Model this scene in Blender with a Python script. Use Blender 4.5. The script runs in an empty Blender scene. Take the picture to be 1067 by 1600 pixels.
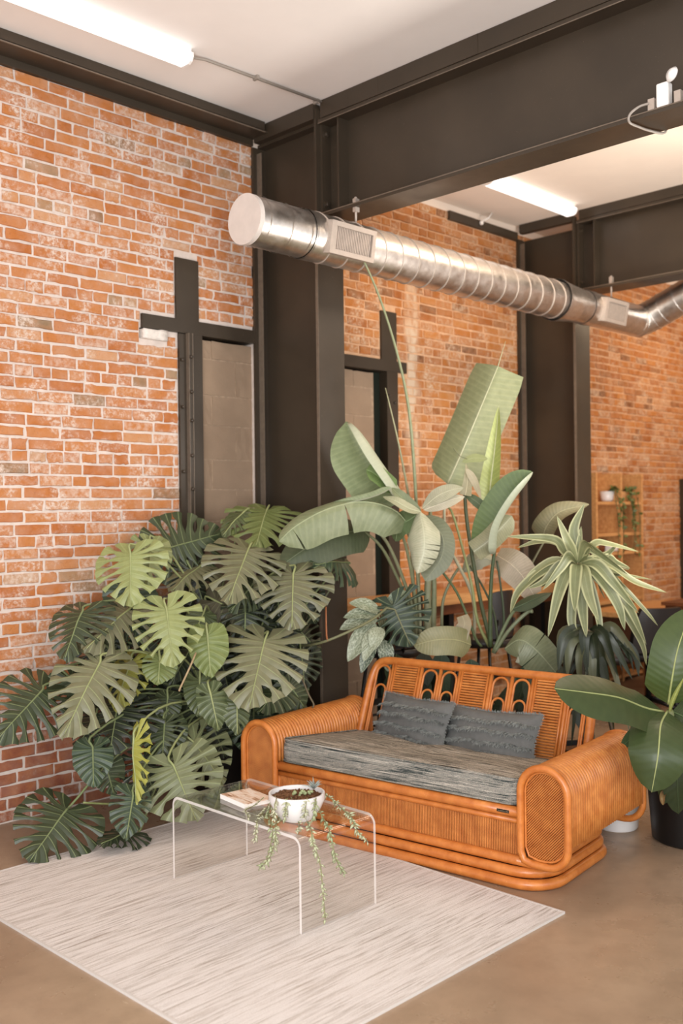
import bpy, bmesh, math, random
from mathutils import Vector as V, Matrix, Euler, noise as mnoise
random.seed(7)
PI = math.pi
scn = bpy.context.scene
COL = scn.collection

def srgb(r, g, b):
    f = lambda c: (c/255/12.92) if c/255 <= .04045 else ((c/255+.055)/1.055)**2.4
    return (f(r), f(g), f(b), 1.0)

# ------------------------------------------------------------------ camera
# world: X runs along the brick wall, the wall face is Y = 0, the room is Y < 0, Z is up
FPX, ROLL, CYP = 1556.0, 0.012, 798.0
TH = math.atan(1530/1556)
CAM = V((-4.355, -5.10, 1.673))
A_ = V((math.cos(TH), math.sin(TH), 0)); R0 = V((math.sin(TH), -math.cos(TH), 0)); U0 = V((0, 0, 1))
R_ = math.cos(ROLL)*R0 - math.sin(ROLL)*U0
U_ = math.sin(ROLL)*R0 + math.cos(ROLL)*U0
cd = bpy.data.cameras.new('camera'); cam = bpy.data.objects.new('camera', cd); COL.objects.link(cam)
cam.matrix_world = Matrix(((R_.x, U_.x, -A_.x, CAM.x), (R_.y, U_.y, -A_.y, CAM.y), (R_.z, U_.z, -A_.z, CAM.z), (0, 0, 0, 1)))
cd.sensor_fit = 'VERTICAL'; cd.sensor_height = 36.0; cd.lens = FPX*36/1600
cd.shift_y = (CYP-800)/1600
cd.clip_start = .05
cd.dof.use_dof = True; cd.dof.focus_distance = 4.6; cd.dof.aperture_fstop = 1.8
scn.camera = cam

def ray(x, y): return A_ + (x-533.5)/FPX*R_ - (y-CYP)/FPX*U_
def dp(x, y, d): return CAM + d*ray(x, y)                         # depth along the optical axis
def atY(x, y, Y): r = ray(x, y); return CAM + r*((Y-CAM.y)/r.y)
def atX(x, y, X): r = ray(x, y); return CAM + r*((X-CAM.x)/r.x)
def atZ(x, y, Z): r = ray(x, y); return CAM + r*((Z-CAM.z)/r.z)

# ------------------------------------------------------------------ light
w = bpy.data.worlds.new('daylight'); scn.world = w; w.use_nodes = True
w.node_tree.nodes['Background'].inputs[0].default_value = (.97, .98, 1.0, 1)
w.node_tree.nodes['Background'].inputs[1].default_value = 0.95
def area(name, loc, target, sx, sy, power, color):
    l = bpy.data.lights.new(name, 'AREA'); l.shape = 'RECTANGLE'; l.size = sx; l.size_y = sy; l.energy = power; l.color = color
    o = bpy.data.objects.new(name, l); COL.objects.link(o); o.location = loc
    o.rotation_euler = (V(target)-V(loc)).to_track_quat('-Z', 'Y').to_euler(); return o
area('window_light', (-6.6, -5.6, 2.3), (-.6, -.6, 2.5), 3.8, 3.0, 150, (.98, .99, 1.0))
area('window_light_side', (-2.6, -7.5, 2.3), (-1.0, -1.0, 2.6), 3.8, 2.8, 80, (.98, .99, 1.0))
area('warm_ceiling_lamp', (5.6, -1.7, 4.0), (5.4, -.8, 1.2), 1.4, .8, 42, (1.0, .76, .52))
area('warm_bay_lamp', (1.6, -2.4, 4.0), (1.7, -.6, 1.2), 1.6, .5, 30, (1.0, .80, .6))
area('near_ceiling_fill', (-4.9, -5.0, 1.15), (-1.6, -2.4, 4.2), 1.6, 1.6, 120, (1.0, 1.0, 1.0))  # added fill light out of frame, aimed up to brighten the near ceiling
area('far_ceiling_fill', (1.3, -3.5, 1.6), (1.9, -1.9, 4.2), 1.0, 1.0, 80, (1.0, .95, .88))  # added fill light, no lamp here; brightens the ceiling past the beam
scn.view_settings.view_transform = 'Standard'; scn.view_settings.look = 'None'
scn.view_settings.gamma = 1; scn.view_settings.use_curve_mapping = False
scn.view_settings.exposure = 0.17

# ------------------------------------------------------------------ helpers
class MB:
    def __init__(s): s.v = []; s.f = []; s.uv = []; s.mi = []; s.a = []
    def vert(s, p): s.v.append(V(p)); return len(s.v)-1
    def face(s, idx, uv=None, mi=0, a=0.0): s.f.append(tuple(idx)); s.uv.append(uv); s.mi.append(mi); s.a.append(a)
    def box(s, c, size, M=None, mi=0, a=0.0):
        c = V(c); h = V(size)/2; b = len(s.v)
        for dx in (-1, 1):
            for dy in (-1, 1):
                for dz in (-1, 1):
                    p = V((dx*h.x, dy*h.y, dz*h.z)); s.v.append((M @ p if M else p)+c)
        for q in ((0,1,3,2), (4,6,7,5), (0,4,5,1), (2,3,7,6), (0,2,6,4), (1,5,7,3)): s.face([b+i for i in q], None, mi, a)
        return s
    def bx(s, x0, x1, y0, y1, z0, z1, mi=0): return s.box(((x0+x1)/2, (y0+y1)/2, (z0+z1)/2), (abs(x1-x0), abs(y1-y0), abs(z1-z0)), None, mi)
    def tube(s, pts, r, n=8, closed=False, cap=True, mi=0):
        pts = [V(p) for p in pts]; m = len(pts); rr = r if isinstance(r, (list, tuple)) else [r]*m
        rings = []; prev = None
        for i, p in enumerate(pts):
            if closed: t = pts[(i+1) % m]-pts[i-1]
            else: t = pts[min(i+1, m-1)]-pts[max(i-1, 0)]
            if t.length < 1e-9: t = V((0, 0, 1))
            t.normalize()
            if prev is None:
                nrm = t.cross(V((0, 0, 1)) if abs(t.z) < .9 else V((1, 0, 0))).normalized()
            else:
                nrm = prev-prev.dot(t)*t
                nrm = nrm.normalized() if nrm.length > 1e-6 else t.orthogonal().normalized()
            prev = nrm; bn = t.cross(nrm)
            rings.append([s.vert(p+rr[i]*(math.cos(2*PI*k/n)*nrm+math.sin(2*PI*k/n)*bn)) for k in range(n)])
        for i in range(m if closed else m-1):
            A, B = rings[i], rings[(i+1) % m]
            if closed and i == m-1:     # align the seam
                best = min(range(n), key=lambda o: sum((s.v[A[k]]-s.v[B[(k+o) % n]]).length for k in range(n)))
                B = [B[(k+best) % n] for k in range(n)]
            for k in range(n):
                v0, v1 = i/(m-1 if m > 1 else 1), (i+1)/(m-1 if m > 1 else 1)
                s.face((A[k], A[(k+1) % n], B[(k+1) % n], B[k]), ((k/n, v0), ((k+1)/n, v0), ((k+1)/n, v1), (k/n, v1)), mi)
        if cap and not closed:
            s.face(rings[0][::-1], None, mi); s.face(rings[-1], None, mi)
        return s
    def lathe(s, c, prof, n=32, M=None, mi=0):
        c = V(c); rings = []
        for r, z in prof:
            rings.append([s.vert(c+((M @ V((r*math.cos(2*PI*k/n), r*math.sin(2*PI*k/n), z))) if M else V((r*math.cos(2*PI*k/n), r*math.sin(2*PI*k/n), z)))) for k in range(n)])
        for A, B in zip(rings, rings[1:]):
            for k in range(n): s.face((A[k], A[(k+1) % n], B[(k+1) % n], B[k]), None, mi)
        if prof[0][0] > 1e-5: s.face(rings[0][::-1], None, mi)
        if prof[-1][0] > 1e-5: s.face(rings[-1], None, mi)
        return s
    def ball(s, c, r, n=8, m=5, M=None, mi=0):
        c = V(c); r = V(r) if not isinstance(r, (int, float)) else V((r, r, r)); rings = []
        for j in range(1, m):
            ph = PI*j/m
            rings.append([s.vert(c+((M @ V((r.x*math.sin(ph)*math.cos(2*PI*k/n), r.y*math.sin(ph)*math.sin(2*PI*k/n), r.z*math.cos(ph)))) if M else V((r.x*math.sin(ph)*math.cos(2*PI*k/n), r.y*math.sin(ph)*math.sin(2*PI*k/n), r.z*math.cos(ph))))) for k in range(n)])
        e = M @ V((0, 0, r.z)) if M else V((0, 0, r.z))
        t = s.vert(c+e); b = s.vert(c-e)
        for k in range(n):
            s.face((t, rings[0][k], rings[0][(k+1) % n]), None, mi); s.face((b, rings[-1][(k+1) % n], rings[-1][k]), None, mi)
        for A, B in zip(rings, rings[1:]):
            for k in range(n): s.face((A[k], B[k], B[(k+1) % n], A[(k+1) % n]), None, mi)
        return s

def link_mesh(name, mb, mats, parent=None, org=(0, 0, 0), smooth=False, kind=None, col=None, bevel=0):
    me = bpy.data.meshes.new(name); org = V(org)
    me.from_pydata([p-org for p in mb.v], [], mb.f)
    mats = mats if isinstance(mats, (list, tuple)) else [mats]
    for m in mats: me.materials.append(m)
    if any(mb.mi): me.polygons.foreach_set('material_index', mb.mi)
    if any(u is not None for u in mb.uv):
        uvl = me.uv_layers.new(name='UVMap'); flat = []
        for f, u in zip(mb.f, mb.uv):
            for k in range(len(f)): flat += list(u[k]) if u else [0.5, 0.5]
        uvl.data.foreach_set('uv', flat)
    if any(mb.a):
        at = me.attributes.new('rnd', 'FLOAT', 'FACE'); at.data.foreach_set('value', mb.a)
    if smooth:
        me.polygons.foreach_set('use_smooth', [True]*len(me.polygons))
        if smooth == 'auto':
            try: me.set_sharp_from_angle(angle=math.radians(40))
            except Exception: pass
    me.update()
    o = bpy.data.objects.new(name, me); COL.objects.link(o)
    if parent is not None: o.parent = parent
    else: o.location = org
    if kind: o['kind'] = kind
    if col: o.color = col
    if bevel:
        b = o.modifiers.new('bevel', 'BEVEL'); b.width = bevel; b.segments = 2; b.limit_method = 'ANGLE'
    return o

def thing(name, loc, label=None, cat=None, group=None, rz=0, kind=None):
    o = bpy.data.objects.new(name, None); COL.objects.link(o); o.location = loc; o.rotation_euler = (0, 0, rz); o.empty_display_size = .1
    return tag(o, label, cat, group, kind)
def tag(o, label=None, cat=None, group=None, kind=None):
    if label: o['label'] = label
    if cat: o['category'] = cat
    if group: o['group'] = group
    if kind: o['kind'] = kind
    return o
def copy_tree(o, parent=None, d=None):
    c = o.copy(); COL.objects.link(c); c.parent = parent
    if parent is None and d is not None: c.location = o.location+V(d)
    for ch in list(o.children): copy_tree(ch, c)
    return c

def catmull(pts, n):
    pts = [V(p) for p in pts]; P = [2*pts[0]-pts[1]]+pts+[2*pts[-1]-pts[-2]]; out = []
    segs = len(pts)-1
    for i in range(n+1):
        u = i/n*segs; k = min(int(u), segs-1); f = u-k; a, b, c, d = P[k], P[k+1], P[k+2], P[k+3]
        out.append(.5*((2*b)+(c-a)*f+(2*a-5*b+4*c-d)*f*f+(3*b-a-3*c+d)*f**3))
    return out
# ------------------------------------------------------------------ materials
class NT:
    def __init__(s, name, rough=.5, spec=.5, metal=0.0):
        s.m = bpy.data.materials.new(name); s.m.use_nodes = True; s.t = s.m.node_tree; s.b = s.t.nodes['Principled BSDF']
        s.b.inputs['Roughness'].default_value = rough; s.b.inputs['Specular IOR Level'].default_value = spec; s.b.inputs['Metallic'].default_value = metal
        s.tc = None
    def n(s, typ, **kw):
        nd = s.t.nodes.new(typ)
        for k, v in kw.items(): setattr(nd, k, v)
        return nd
    def l(s, a, b): s.t.links.new(a, b)
    def coord(s, kind='Object'):
        if not s.tc: s.tc = s.n('ShaderNodeTexCoord')
        return s.tc.outputs[kind]
    def world(s): return s.n('ShaderNodeNewGeometry').outputs['Position']
    def map(s, vec, scale=(1, 1, 1), rot=(0, 0, 0), loc=(0, 0, 0)):
        m = s.n('ShaderNodeMapping'); s.l(vec, m.inputs[0]); m.inputs['Scale'].default_value = scale; m.inputs['Rotation'].default_value = rot; m.inputs['Location'].default_value = loc; return m.outputs[0]
    def noise(s, vec, scale, detail=3, rough=.55, dist=0):
        x = s.n('ShaderNodeTexNoise'); s.l(vec, x.inputs['Vector']); x.inputs['Scale'].default_value = scale; x.inputs['Detail'].default_value = detail; x.inputs['Roughness'].default_value = rough; x.inputs['Distortion'].default_value = dist; return x.outputs['Fac']
    def ramp(s, fac, stops, interp='LINEAR'):
        r = s.n('ShaderNodeValToRGB'); s.l(fac, r.inputs[0]); e = r.color_ramp; e.interpolation = interp
        while len(e.elements) < len(stops): e.elements.new(.5)
        for el, (p, c) in zip(e.elements, stops):
            el.position = p; el.color = c if len(c) == 4 else (*c, 1)
        return r.outputs[0]
    def val(s, fac, a, b, lo=0.0, hi=1.0):
        m = s.n('ShaderNodeMapRange'); s.l(fac, m.inputs[0]); m.inputs[1].default_value = a; m.inputs[2].default_value = b; m.inputs[3].default_value = lo; m.inputs[4].default_value = hi; return m.outputs[0]
    def mix(s, fac, a, b, mode='MIX'):
        m = s.n('ShaderNodeMix', data_type='RGBA', blend_type=mode)
        for src, i in ((fac, 0), (a, 6), (b, 7)):
            if hasattr(src, 'is_output'): s.l(src, m.inputs[i])
            else: m.inputs[i].default_value = src
        return m.outputs[2]
    def math(s, op, a, b=None):
        m = s.n('ShaderNodeMath', operation=op)
        for src, i in ((a, 0), (b, 1)):
            if src is None: continue
            if hasattr(src, 'is_output'): s.l(src, m.inputs[i])
            else: m.inputs[i].default_value = src
        return m.outputs[0]
    def color(s, c):
        if hasattr(c, 'is_output'): s.l(c, s.b.inputs['Base Color'])
        else: s.b.inputs['Base Color'].default_value = c
        return s
    def bump(s, h, strength=.3, dist=.01):
        b = s.n('ShaderNodeBump'); s.l(h, b.inputs['Height']); b.inputs['Strength'].default_value = strength; b.inputs['Distance'].default_value = dist; s.l(b.outputs[0], s.b.inputs['Normal']); return s
    def rough(s, r): s.l(r, s.b.inputs['Roughness']); return s

def simple(name, c, rough=.5, spec=.5, metal=0.0, var=.0, scale=8, bump=0, bscale=60):
    m = NT(name, rough, spec, metal); p = m.world()
    if var: m.color(m.mix(m.val(m.noise(p, scale, 4), .35, .65), c, tuple(x*(1-var) for x in c[:3])+(1,)))
    else: m.color(c)
    if bump: m.bump(m.noise(p, bscale, 4), bump, .004)
    return m.m

def brick_mat(name, stops, white, wamt, dust, streak=False):
    m = NT(name, .82, .25); p = m.world()
    rnd = m.n('ShaderNodeAttribute', attribute_name='rnd').outputs['Fac']
    base = m.ramp(rnd, stops)
    base = m.mix(m.val(m.noise(p, 14, 4), .35, .7, 0, .45), base, srgb(192, 124, 74))
    base = m.mix(m.val(m.noise(p, 70, 3, .7), .58, .75, 0, .5), base, srgb(120, 62, 36))
    spots = m.math('MULTIPLY', m.val(m.noise(p, 4.5, 4, .6), wamt, wamt+.16), m.val(m.noise(p, 48, 5, .75), .44, .6))
    rw = m.math('MULTIPLY', m.val(m.math('FRACT', m.math('MULTIPLY', rnd, 7.31)), .72, .95), m.val(m.noise(p, 30, 5, .7), .38, .62))
    msk = m.math('MAXIMUM', spots, m.math('MULTIPLY', rw, .75))
    msk = m.math('MAXIMUM', msk, m.val(m.noise(p, 9, 4), .38, .75, 0, dust))
    if streak:      # old plaster run down the wall beside the steel frame
        sp_ = m.n('ShaderNodeSeparateXYZ'); m.l(p, sp_.inputs[0])
        sx = m.val(m.math('ABSOLUTE', m.math('ADD', sp_.outputs[0], -1.64)), .05, .12, 1, 0); sz = m.val(m.math('ABSOLUTE', m.math('ADD', sp_.outputs[2], -2.75)), .55, 1.0, 1, 0)
        msk = m.math('MAXIMUM', msk, m.math('MULTIPLY', m.math('MULTIPLY', sx, sz), m.val(m.noise(m.map(p, (1, 1, .35)), 9, 4), .36, .58)))
    m.color(m.mix(msk, base, white)); m.bump(m.noise(p, 55, 6, .65), .55, .006)
    return m.m
OR = [(0, srgb(166, 96, 48)), (.25, srgb(178, 110, 58)), (.55, srgb(184, 120, 68)), (.8, srgb(172, 103, 53)), (.93, srgb(190, 140, 98)), (.97, srgb(146, 122, 94)), (1, srgb(110, 74, 50))]
M_brick1 = brick_mat('orange_brick_whitewashed', OR, srgb(212, 194, 180), .46, .24)
M_brickred = brick_mat('red_brick_base', [(0, srgb(128, 72, 52)), (.5, srgb(142, 82, 60)), (1, srgb(120, 66, 50))], srgb(184, 158, 142), .58, .25)
M_brick2 = brick_mat('orange_brick_warm', [(0, srgb(150, 88, 42)), (.3, srgb(172, 108, 54)), (.6, srgb(184, 122, 64)), (.85, srgb(162, 100, 48)), (1, srgb(112, 72, 44))], srgb(206, 182, 156), .48, .28, streak=True)
M_mortar = simple('lime_mortar', srgb(214, 200, 190), .9, .1, var=.14, scale=20, bump=.5)
M_mortar2 = simple('warm_mortar', srgb(214, 172, 136), .9, .1, var=.2, scale=14, bump=.5)
M_whitebrick = simple('white_painted_brick', srgb(226, 216, 206), .7, .3, var=.15, scale=40, bump=.5)

def steel_mat(name, c, rough):
    m = NT(name, rough, .45); p = m.world()
    col = m.mix(m.val(m.noise(p, 2.2, 4), .35, .7), c, tuple(x*1.35 for x in c[:3])+(1,))
    col = m.mix(m.val(m.noise(p, 160, 2), .735, .76, 0, .55), col, srgb(150, 130, 112))
    m.color(col); m.rough(m.val(m.noise(p, 3.5, 3), .3, .7, rough-.07, rough+.1)); m.bump(m.noise(p, 60, 3), .05, .002); return m.m
M_steel = steel_mat('black_painted_steel', srgb(55, 46, 36), .40)
M_steelL = simple('pale_steel_edge', srgb(112, 98, 84), .4, .5, var=.2, scale=30)  # pale edge tone; on the beam flanges it paints a highlight
M_block = simple('taupe_painted_block', srgb(152, 129, 107), .7, .3, var=.12, scale=5, bump=.35, bscale=90)
M_blockj = simple('taupe_block_joint', srgb(176, 152, 128), .8, .2, var=.3, scale=40, bump=.6)

m = NT('polished_concrete', .3, .4); p = m.world()
c = m.mix(m.val(m.noise(p, 1.1, 5, .6), .35, .68), srgb(142, 118, 96), srgb(165, 141, 117))
c = m.mix(m.val(m.noise(p, 9, 5, .7), .45, .75, 0, .45), c, srgb(128, 108, 88))
c = m.mix(m.val(m.noise(p, 95, 2), .735, .755, 0, .75), c, srgb(206, 190, 170))
c = m.mix(m.val(m.noise(m.map(p, (30, 2.2, 1), (0, 0, .6)), 3, 2), .745, .76, 0, .55), c, srgb(196, 176, 154))
m.color(c); m.rough(m.val(m.noise(p, 2.4, 5, .65), .3, .7, .2, .44)); m.bump(m.noise(p, 12, 5), .06, .004); M_floor = m.m
M_plaster = simple('white_plaster', srgb(240, 234, 229), .9, .1, var=.03, scale=3, bump=.25, bscale=14)
M_plaster2 = simple('cream_plaster', srgb(238, 224, 210), .9, .1, var=.04, scale=3, bump=.25, bscale=14)
M_white = simple('white_enamel', srgb(236, 232, 228), .35, .5)
M_grey = simple('grey_conduit', srgb(150, 140, 130), .4, .5)
def emit(name, c, st):
    m = NT(name, .4); m.color(c); m.b.inputs['Emission Color'].default_value = c; m.b.inputs['Emission Strength'].default_value = st; return m.m
M_tube = emit('lit_diffuser', (1, .97, .96, 1), 1.15)
m = NT('galvanised_steel', .25, .5, 1.0); p = m.coord()
m.color(m.mix(m.val(m.noise(m.world(), 24, 4, .7), .35, .7), srgb(214, 207, 200), srgb(236, 230, 224)))
m.rough(m.val(m.noise(m.world(), 16, 3), .3, .7, .3, .42)); M_galv = m.m
M_galvm = simple('matte_zinc_grille', srgb(186, 172, 160), .5, .5, .35, var=.1, scale=30)
M_capw = simple('chalky_end_cap', srgb(216, 206, 198), .6, .4, .15, var=.08, scale=12)
M_black = simple('black_plastic', srgb(24, 22, 21), .45, .4)
M_dark = simple('dark_recess', srgb(30, 34, 28), .9, .1)

# rattan
def cane(name, a, b, rough=.33, sc=(1, 1, 1)):
    m = NT(name, rough, .5); p = m.coord()
    c = m.mix(m.val(m.noise(m.map(p, sc), 18, 4, .6), .3, .72), a, b)
    c = m.mix(m.val(m.noise(p, 5, 4), .42, .75, 0, .3), c, tuple(x*.66 for x in a[:3])+(1,))
    c = m.mix(m.val(m.noise(p, 120, 2), .73, .76, 0, .6), c, srgb(226, 178, 122))
    m.color(c); m.bump(m.noise(p, 90, 3), .12, .002); return m.m
M_cane = cane('honey_rattan_pole', srgb(176, 98, 40), srgb(206, 128, 62))
M_reed = cane('amber_rattan_reed', srgb(178, 102, 44), srgb(212, 138, 70), .38)
M_panel = cane('amber_reed_panel', srgb(172, 98, 42), srgb(204, 130, 64), .4)
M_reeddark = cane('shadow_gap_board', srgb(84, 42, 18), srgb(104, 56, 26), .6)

# textiles
m = NT('woven_stripe_cushion', .95, .1); p = m.coord()
st = m.noise(m.map(p, (8, 1.1, 44)), 3.2, 4, .7); gr = m.noise(p, 320, 2)
c = m.ramp(m.math('ADD', m.math('MULTIPLY', st, .85), m.math('MULTIPLY', gr, .22)), [(.42, srgb(46, 54, 54)), (.49, srgb(96, 98, 94)), (.535, srgb(168, 160, 148)), (.575, srgb(72, 82, 82)), (.63, srgb(182, 174, 162))])
m.color(c); m.bump(gr, .6, .004); M_seat = m.m
m = NT('woven_stripe_cushion_top', .95, .1); p = m.coord()
st = m.noise(m.map(p, (45, 2.2, 1)), 2.6, 5, .75); gr = m.noise(p, 260, 2)
c = m.ramp(m.math('ADD', m.math('MULTIPLY', st, .75), m.math('MULTIPLY', gr, .3)), [(.42, srgb(66, 66, 62)), (.5, srgb(126, 119, 108)), (.55, srgb(158, 149, 136)), (.62, srgb(190, 180, 166))])
m.color(c); m.bump(gr, .6, .004); M_seattop = m.m
M_pill = simple('slate_cotton', srgb(108, 108, 106), .95, .1, var=.12, scale=30, bump=.5, bscale=400)
M_fringe = simple('slate_fringe', srgb(140, 144, 141), .95, .1, var=.35, scale=60)
m = NT('striped_rug_pile', .97, .05); p = m.coord()
s1 = m.noise(m.map(p, (1.1, 30, 1)), 2.0, 5, .75, .15); s2 = m.noise(m.map(p, (2.2, 62, 1)), 1.7, 3, .7, .1); sp = m.noise(p, 240, 3, .7)
big = m.val(m.noise(m.map(p, (.7, 1.6, 1)), 1.7, 3), .38, .62)
lines = m.math('MULTIPLY', m.val(s2, .40, .50, 1, 0), m.val(s1, .42, .62, 1, .2))
c = m.mix(m.math('MULTIPLY', lines, m.val(big, 0, 1, .35, 1)), srgb(224, 217, 212), srgb(134, 118, 104))
c = m.mix(m.math('MULTIPLY', m.val(s1, .52, .34), .6), c, srgb(168, 154, 140))
c = m.mix(m.val(sp, .5, .7, 0, .5), c, srgb(226, 221, 217)); c = m.mix(m.val(sp, .46, .3, 0, .55), c, srgb(160, 147, 135))
m.color(c); m.bump(m.math('ADD', sp, s2), .6, .006); M_rug = m.m
M_rugedge = simple('rug_binding', srgb(200, 193, 187), .95, .05)

# acrylic: clear sheet that mirrors by Fresnel
m = bpy.data.materials.new('clear_acrylic'); m.use_nodes = True; t = m.node_tree; t.nodes.clear()
o_ = t.nodes.new('ShaderNodeOutputMaterial'); mx = t.nodes.new('ShaderNodeMixShader'); tr = t.nodes.new('ShaderNodeBsdfTransparent'); gl = t.nodes.new('ShaderNodeBsdfGlossy'); fr = t.nodes.new('ShaderNodeLayerWeight'); pw_ = t.nodes.new('ShaderNodeMath'); pw_.operation = 'POWER'; pw_.inputs[1].default_value = 4.0; ml_ = t.nodes.new('ShaderNodeMath'); ml_.operation = 'MULTIPLY_ADD'; ml_.inputs[1].default_value = .9; ml_.inputs[2].default_value = .035
tr.inputs[0].default_value = (.965, .96, .95, 1); gl.inputs['Roughness'].default_value = .015; gl.inputs['Color'].default_value = (.95, .95, .95, 1); fr.inputs['Blend'].default_value = .5; t.links.new(fr.outputs['Facing'], pw_.inputs[0]); t.links.new(pw_.outputs[0], ml_.inputs[0])
t.links.new(ml_.outputs[0], mx.inputs[0]); t.links.new(tr.outputs[0], mx.inputs[1]); t.links.new(gl.outputs[0], mx.inputs[2]); t.links.new(mx.outputs[0], o_.inputs[0]); M_acr = m
m = bpy.data.materials.new('acrylic_edge'); m.use_nodes = True; t = m.node_tree; b = t.nodes['Principled BSDF']
b.inputs['Base Color'].default_value = srgb(236, 230, 226); b.inputs['Roughness'].default_value = .2; b.inputs['Alpha'].default_value = .62; M_acre = m

# foliage
def leaf_mat(name, vein, stri=0, veinw=.05, rough=.42, edge=None, blotch=None, frq=140, veinmix=.4, back=None, shift=(1.0, .97, .86, 1)):
    m = NT(name, rough, .45); oi = m.n('ShaderNodeObjectInfo'); base = m.mix(1.0, oi.outputs['Color'], shift, 'MULTIPLY')
    uv = m.coord('UV'); sep = m.n('ShaderNodeSeparateXYZ'); m.l(uv, sep.inputs[0]); u, v = sep.outputs[0], sep.outputs[1]; p = m.world()
    au = m.math('ABSOLUTE', u)
    c = m.mix(m.val(m.noise(p, 22, 4), .35, .7, 0, .5), base, m.mix(1.0, base, (.62, .68, .6, 1), 'MULTIPLY'))
    if stri:
        sw = m.math('SINE', m.math('ADD', m.math('MULTIPLY', v, frq), m.math('MULTIPLY', au, -9.0)))
        nn = m.noise(m.map(uv, (.6, 60, 1)), 3, 2)
        k = m.math('MULTIPLY', m.val(sw, .1, 1.0), m.val(nn, .35, .7, .2, 1))
        c = m.mix(m.math('MULTIPLY', k, stri), c, m.mix(1.0, base, (1.55, 1.5, 1.5, 1), 'MULTIPLY'))
        m.bump(sw, .12, .002)
    if blotch: c = m.mix(m.val(m.noise(m.map(uv, (3, 5, 1)), 2.4, 5, .7), .47, .56, 0, .8), c, blotch)
    if edge: c = m.mix(m.val(au, .60, .78), c, edge)
    if back: c = m.mix(m.n('ShaderNodeNewGeometry').outputs['Backfacing'], c, m.mix(.6, c, back))
    c = m.mix(m.val(au, veinw*.35, veinw, 1, 0), c, m.mix(veinmix, base, vein))
    m.color(c); return m.m
M_mon = leaf_mat('monstera_blade', srgb(160, 172, 120), 0, .10)
M_str = leaf_mat('strelitzia_blade', srgb(196, 200, 168), .34, .035, .45, back=srgb(184, 186, 168), shift=(.98, .97, .93, 1))
M_ban = leaf_mat('banana_blade', srgb(176, 186, 128), .14, .035, .42, frq=90)
M_dra = leaf_mat('dracaena_blade', srgb(150, 160, 120), 0, .05, .45, edge=srgb(168, 168, 126))
M_dra2 = leaf_mat('dark_dracaena_blade', srgb(90, 100, 72), 0, .05, .4)
M_agl = leaf_mat('silver_aglaonema_blade', srgb(150, 160, 130), .1, .05, .42, blotch=srgb(176, 182, 160))
m = NT('green_stalk', .45, .4); oi = m.n('ShaderNodeObjectInfo'); m.color(m.mix(m.val(m.noise(m.world(), 30, 3), .35, .7, 0, .5), oi.outputs['Color'], m.mix(1.0, oi.outputs['Color'], (.7, .66, .6, 1), 'MULTIPLY'))); M_stem = m.m
M_soil = simple('brown_gravel_soil', srgb(128, 92, 66), .95, .1, var=.6, scale=70, bump=1, bscale=120)
M_ceram = simple('white_ceramic', srgb(226, 222, 220), .25, .5)
M_blackpot = simple('black_pot', srgb(18, 16, 15), .4, .4)
m = NT('honey_wood', .4, .4); p = m.world()
m.color(m.mix(m.val(m.noise(m.map(p, (1.2, 14, 14)), 3, 5, .6), .35, .7), srgb(212, 160, 104), srgb(184, 126, 74))); M_wood = m.m
M_wooddk = simple('brown_wood', srgb(116, 66, 36), .45, .4, var=.3, scale=9)
M_leather = simple('black_leatherette', srgb(32, 27, 25), .42, .45, var=.2, scale=8, bump=.2)

# ================================================================== SETTING
S = 'structure'
fl = MB().bx(-8, 9, -9, .3, -.1, 0); tag(link_mesh('floor', fl, M_floor, None, (0, 0, 0)), 'brown polished concrete floor', None, None, S)
tag(link_mesh('ceiling', MB().bx(-8, .115, -9, .3, 4.23, 4.4), M_plaster, None, (-3, -3, 4.23)), 'white plaster ceiling of the near bay', None, None, S)
tag(link_mesh('ceiling', MB().bx(.115, 9, -9, .3, 4.19, 4.4), M_plaster2, None, (4, -3, 4.19)), 'cream plaster ceiling beyond the big beam', None, None, S)

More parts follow.
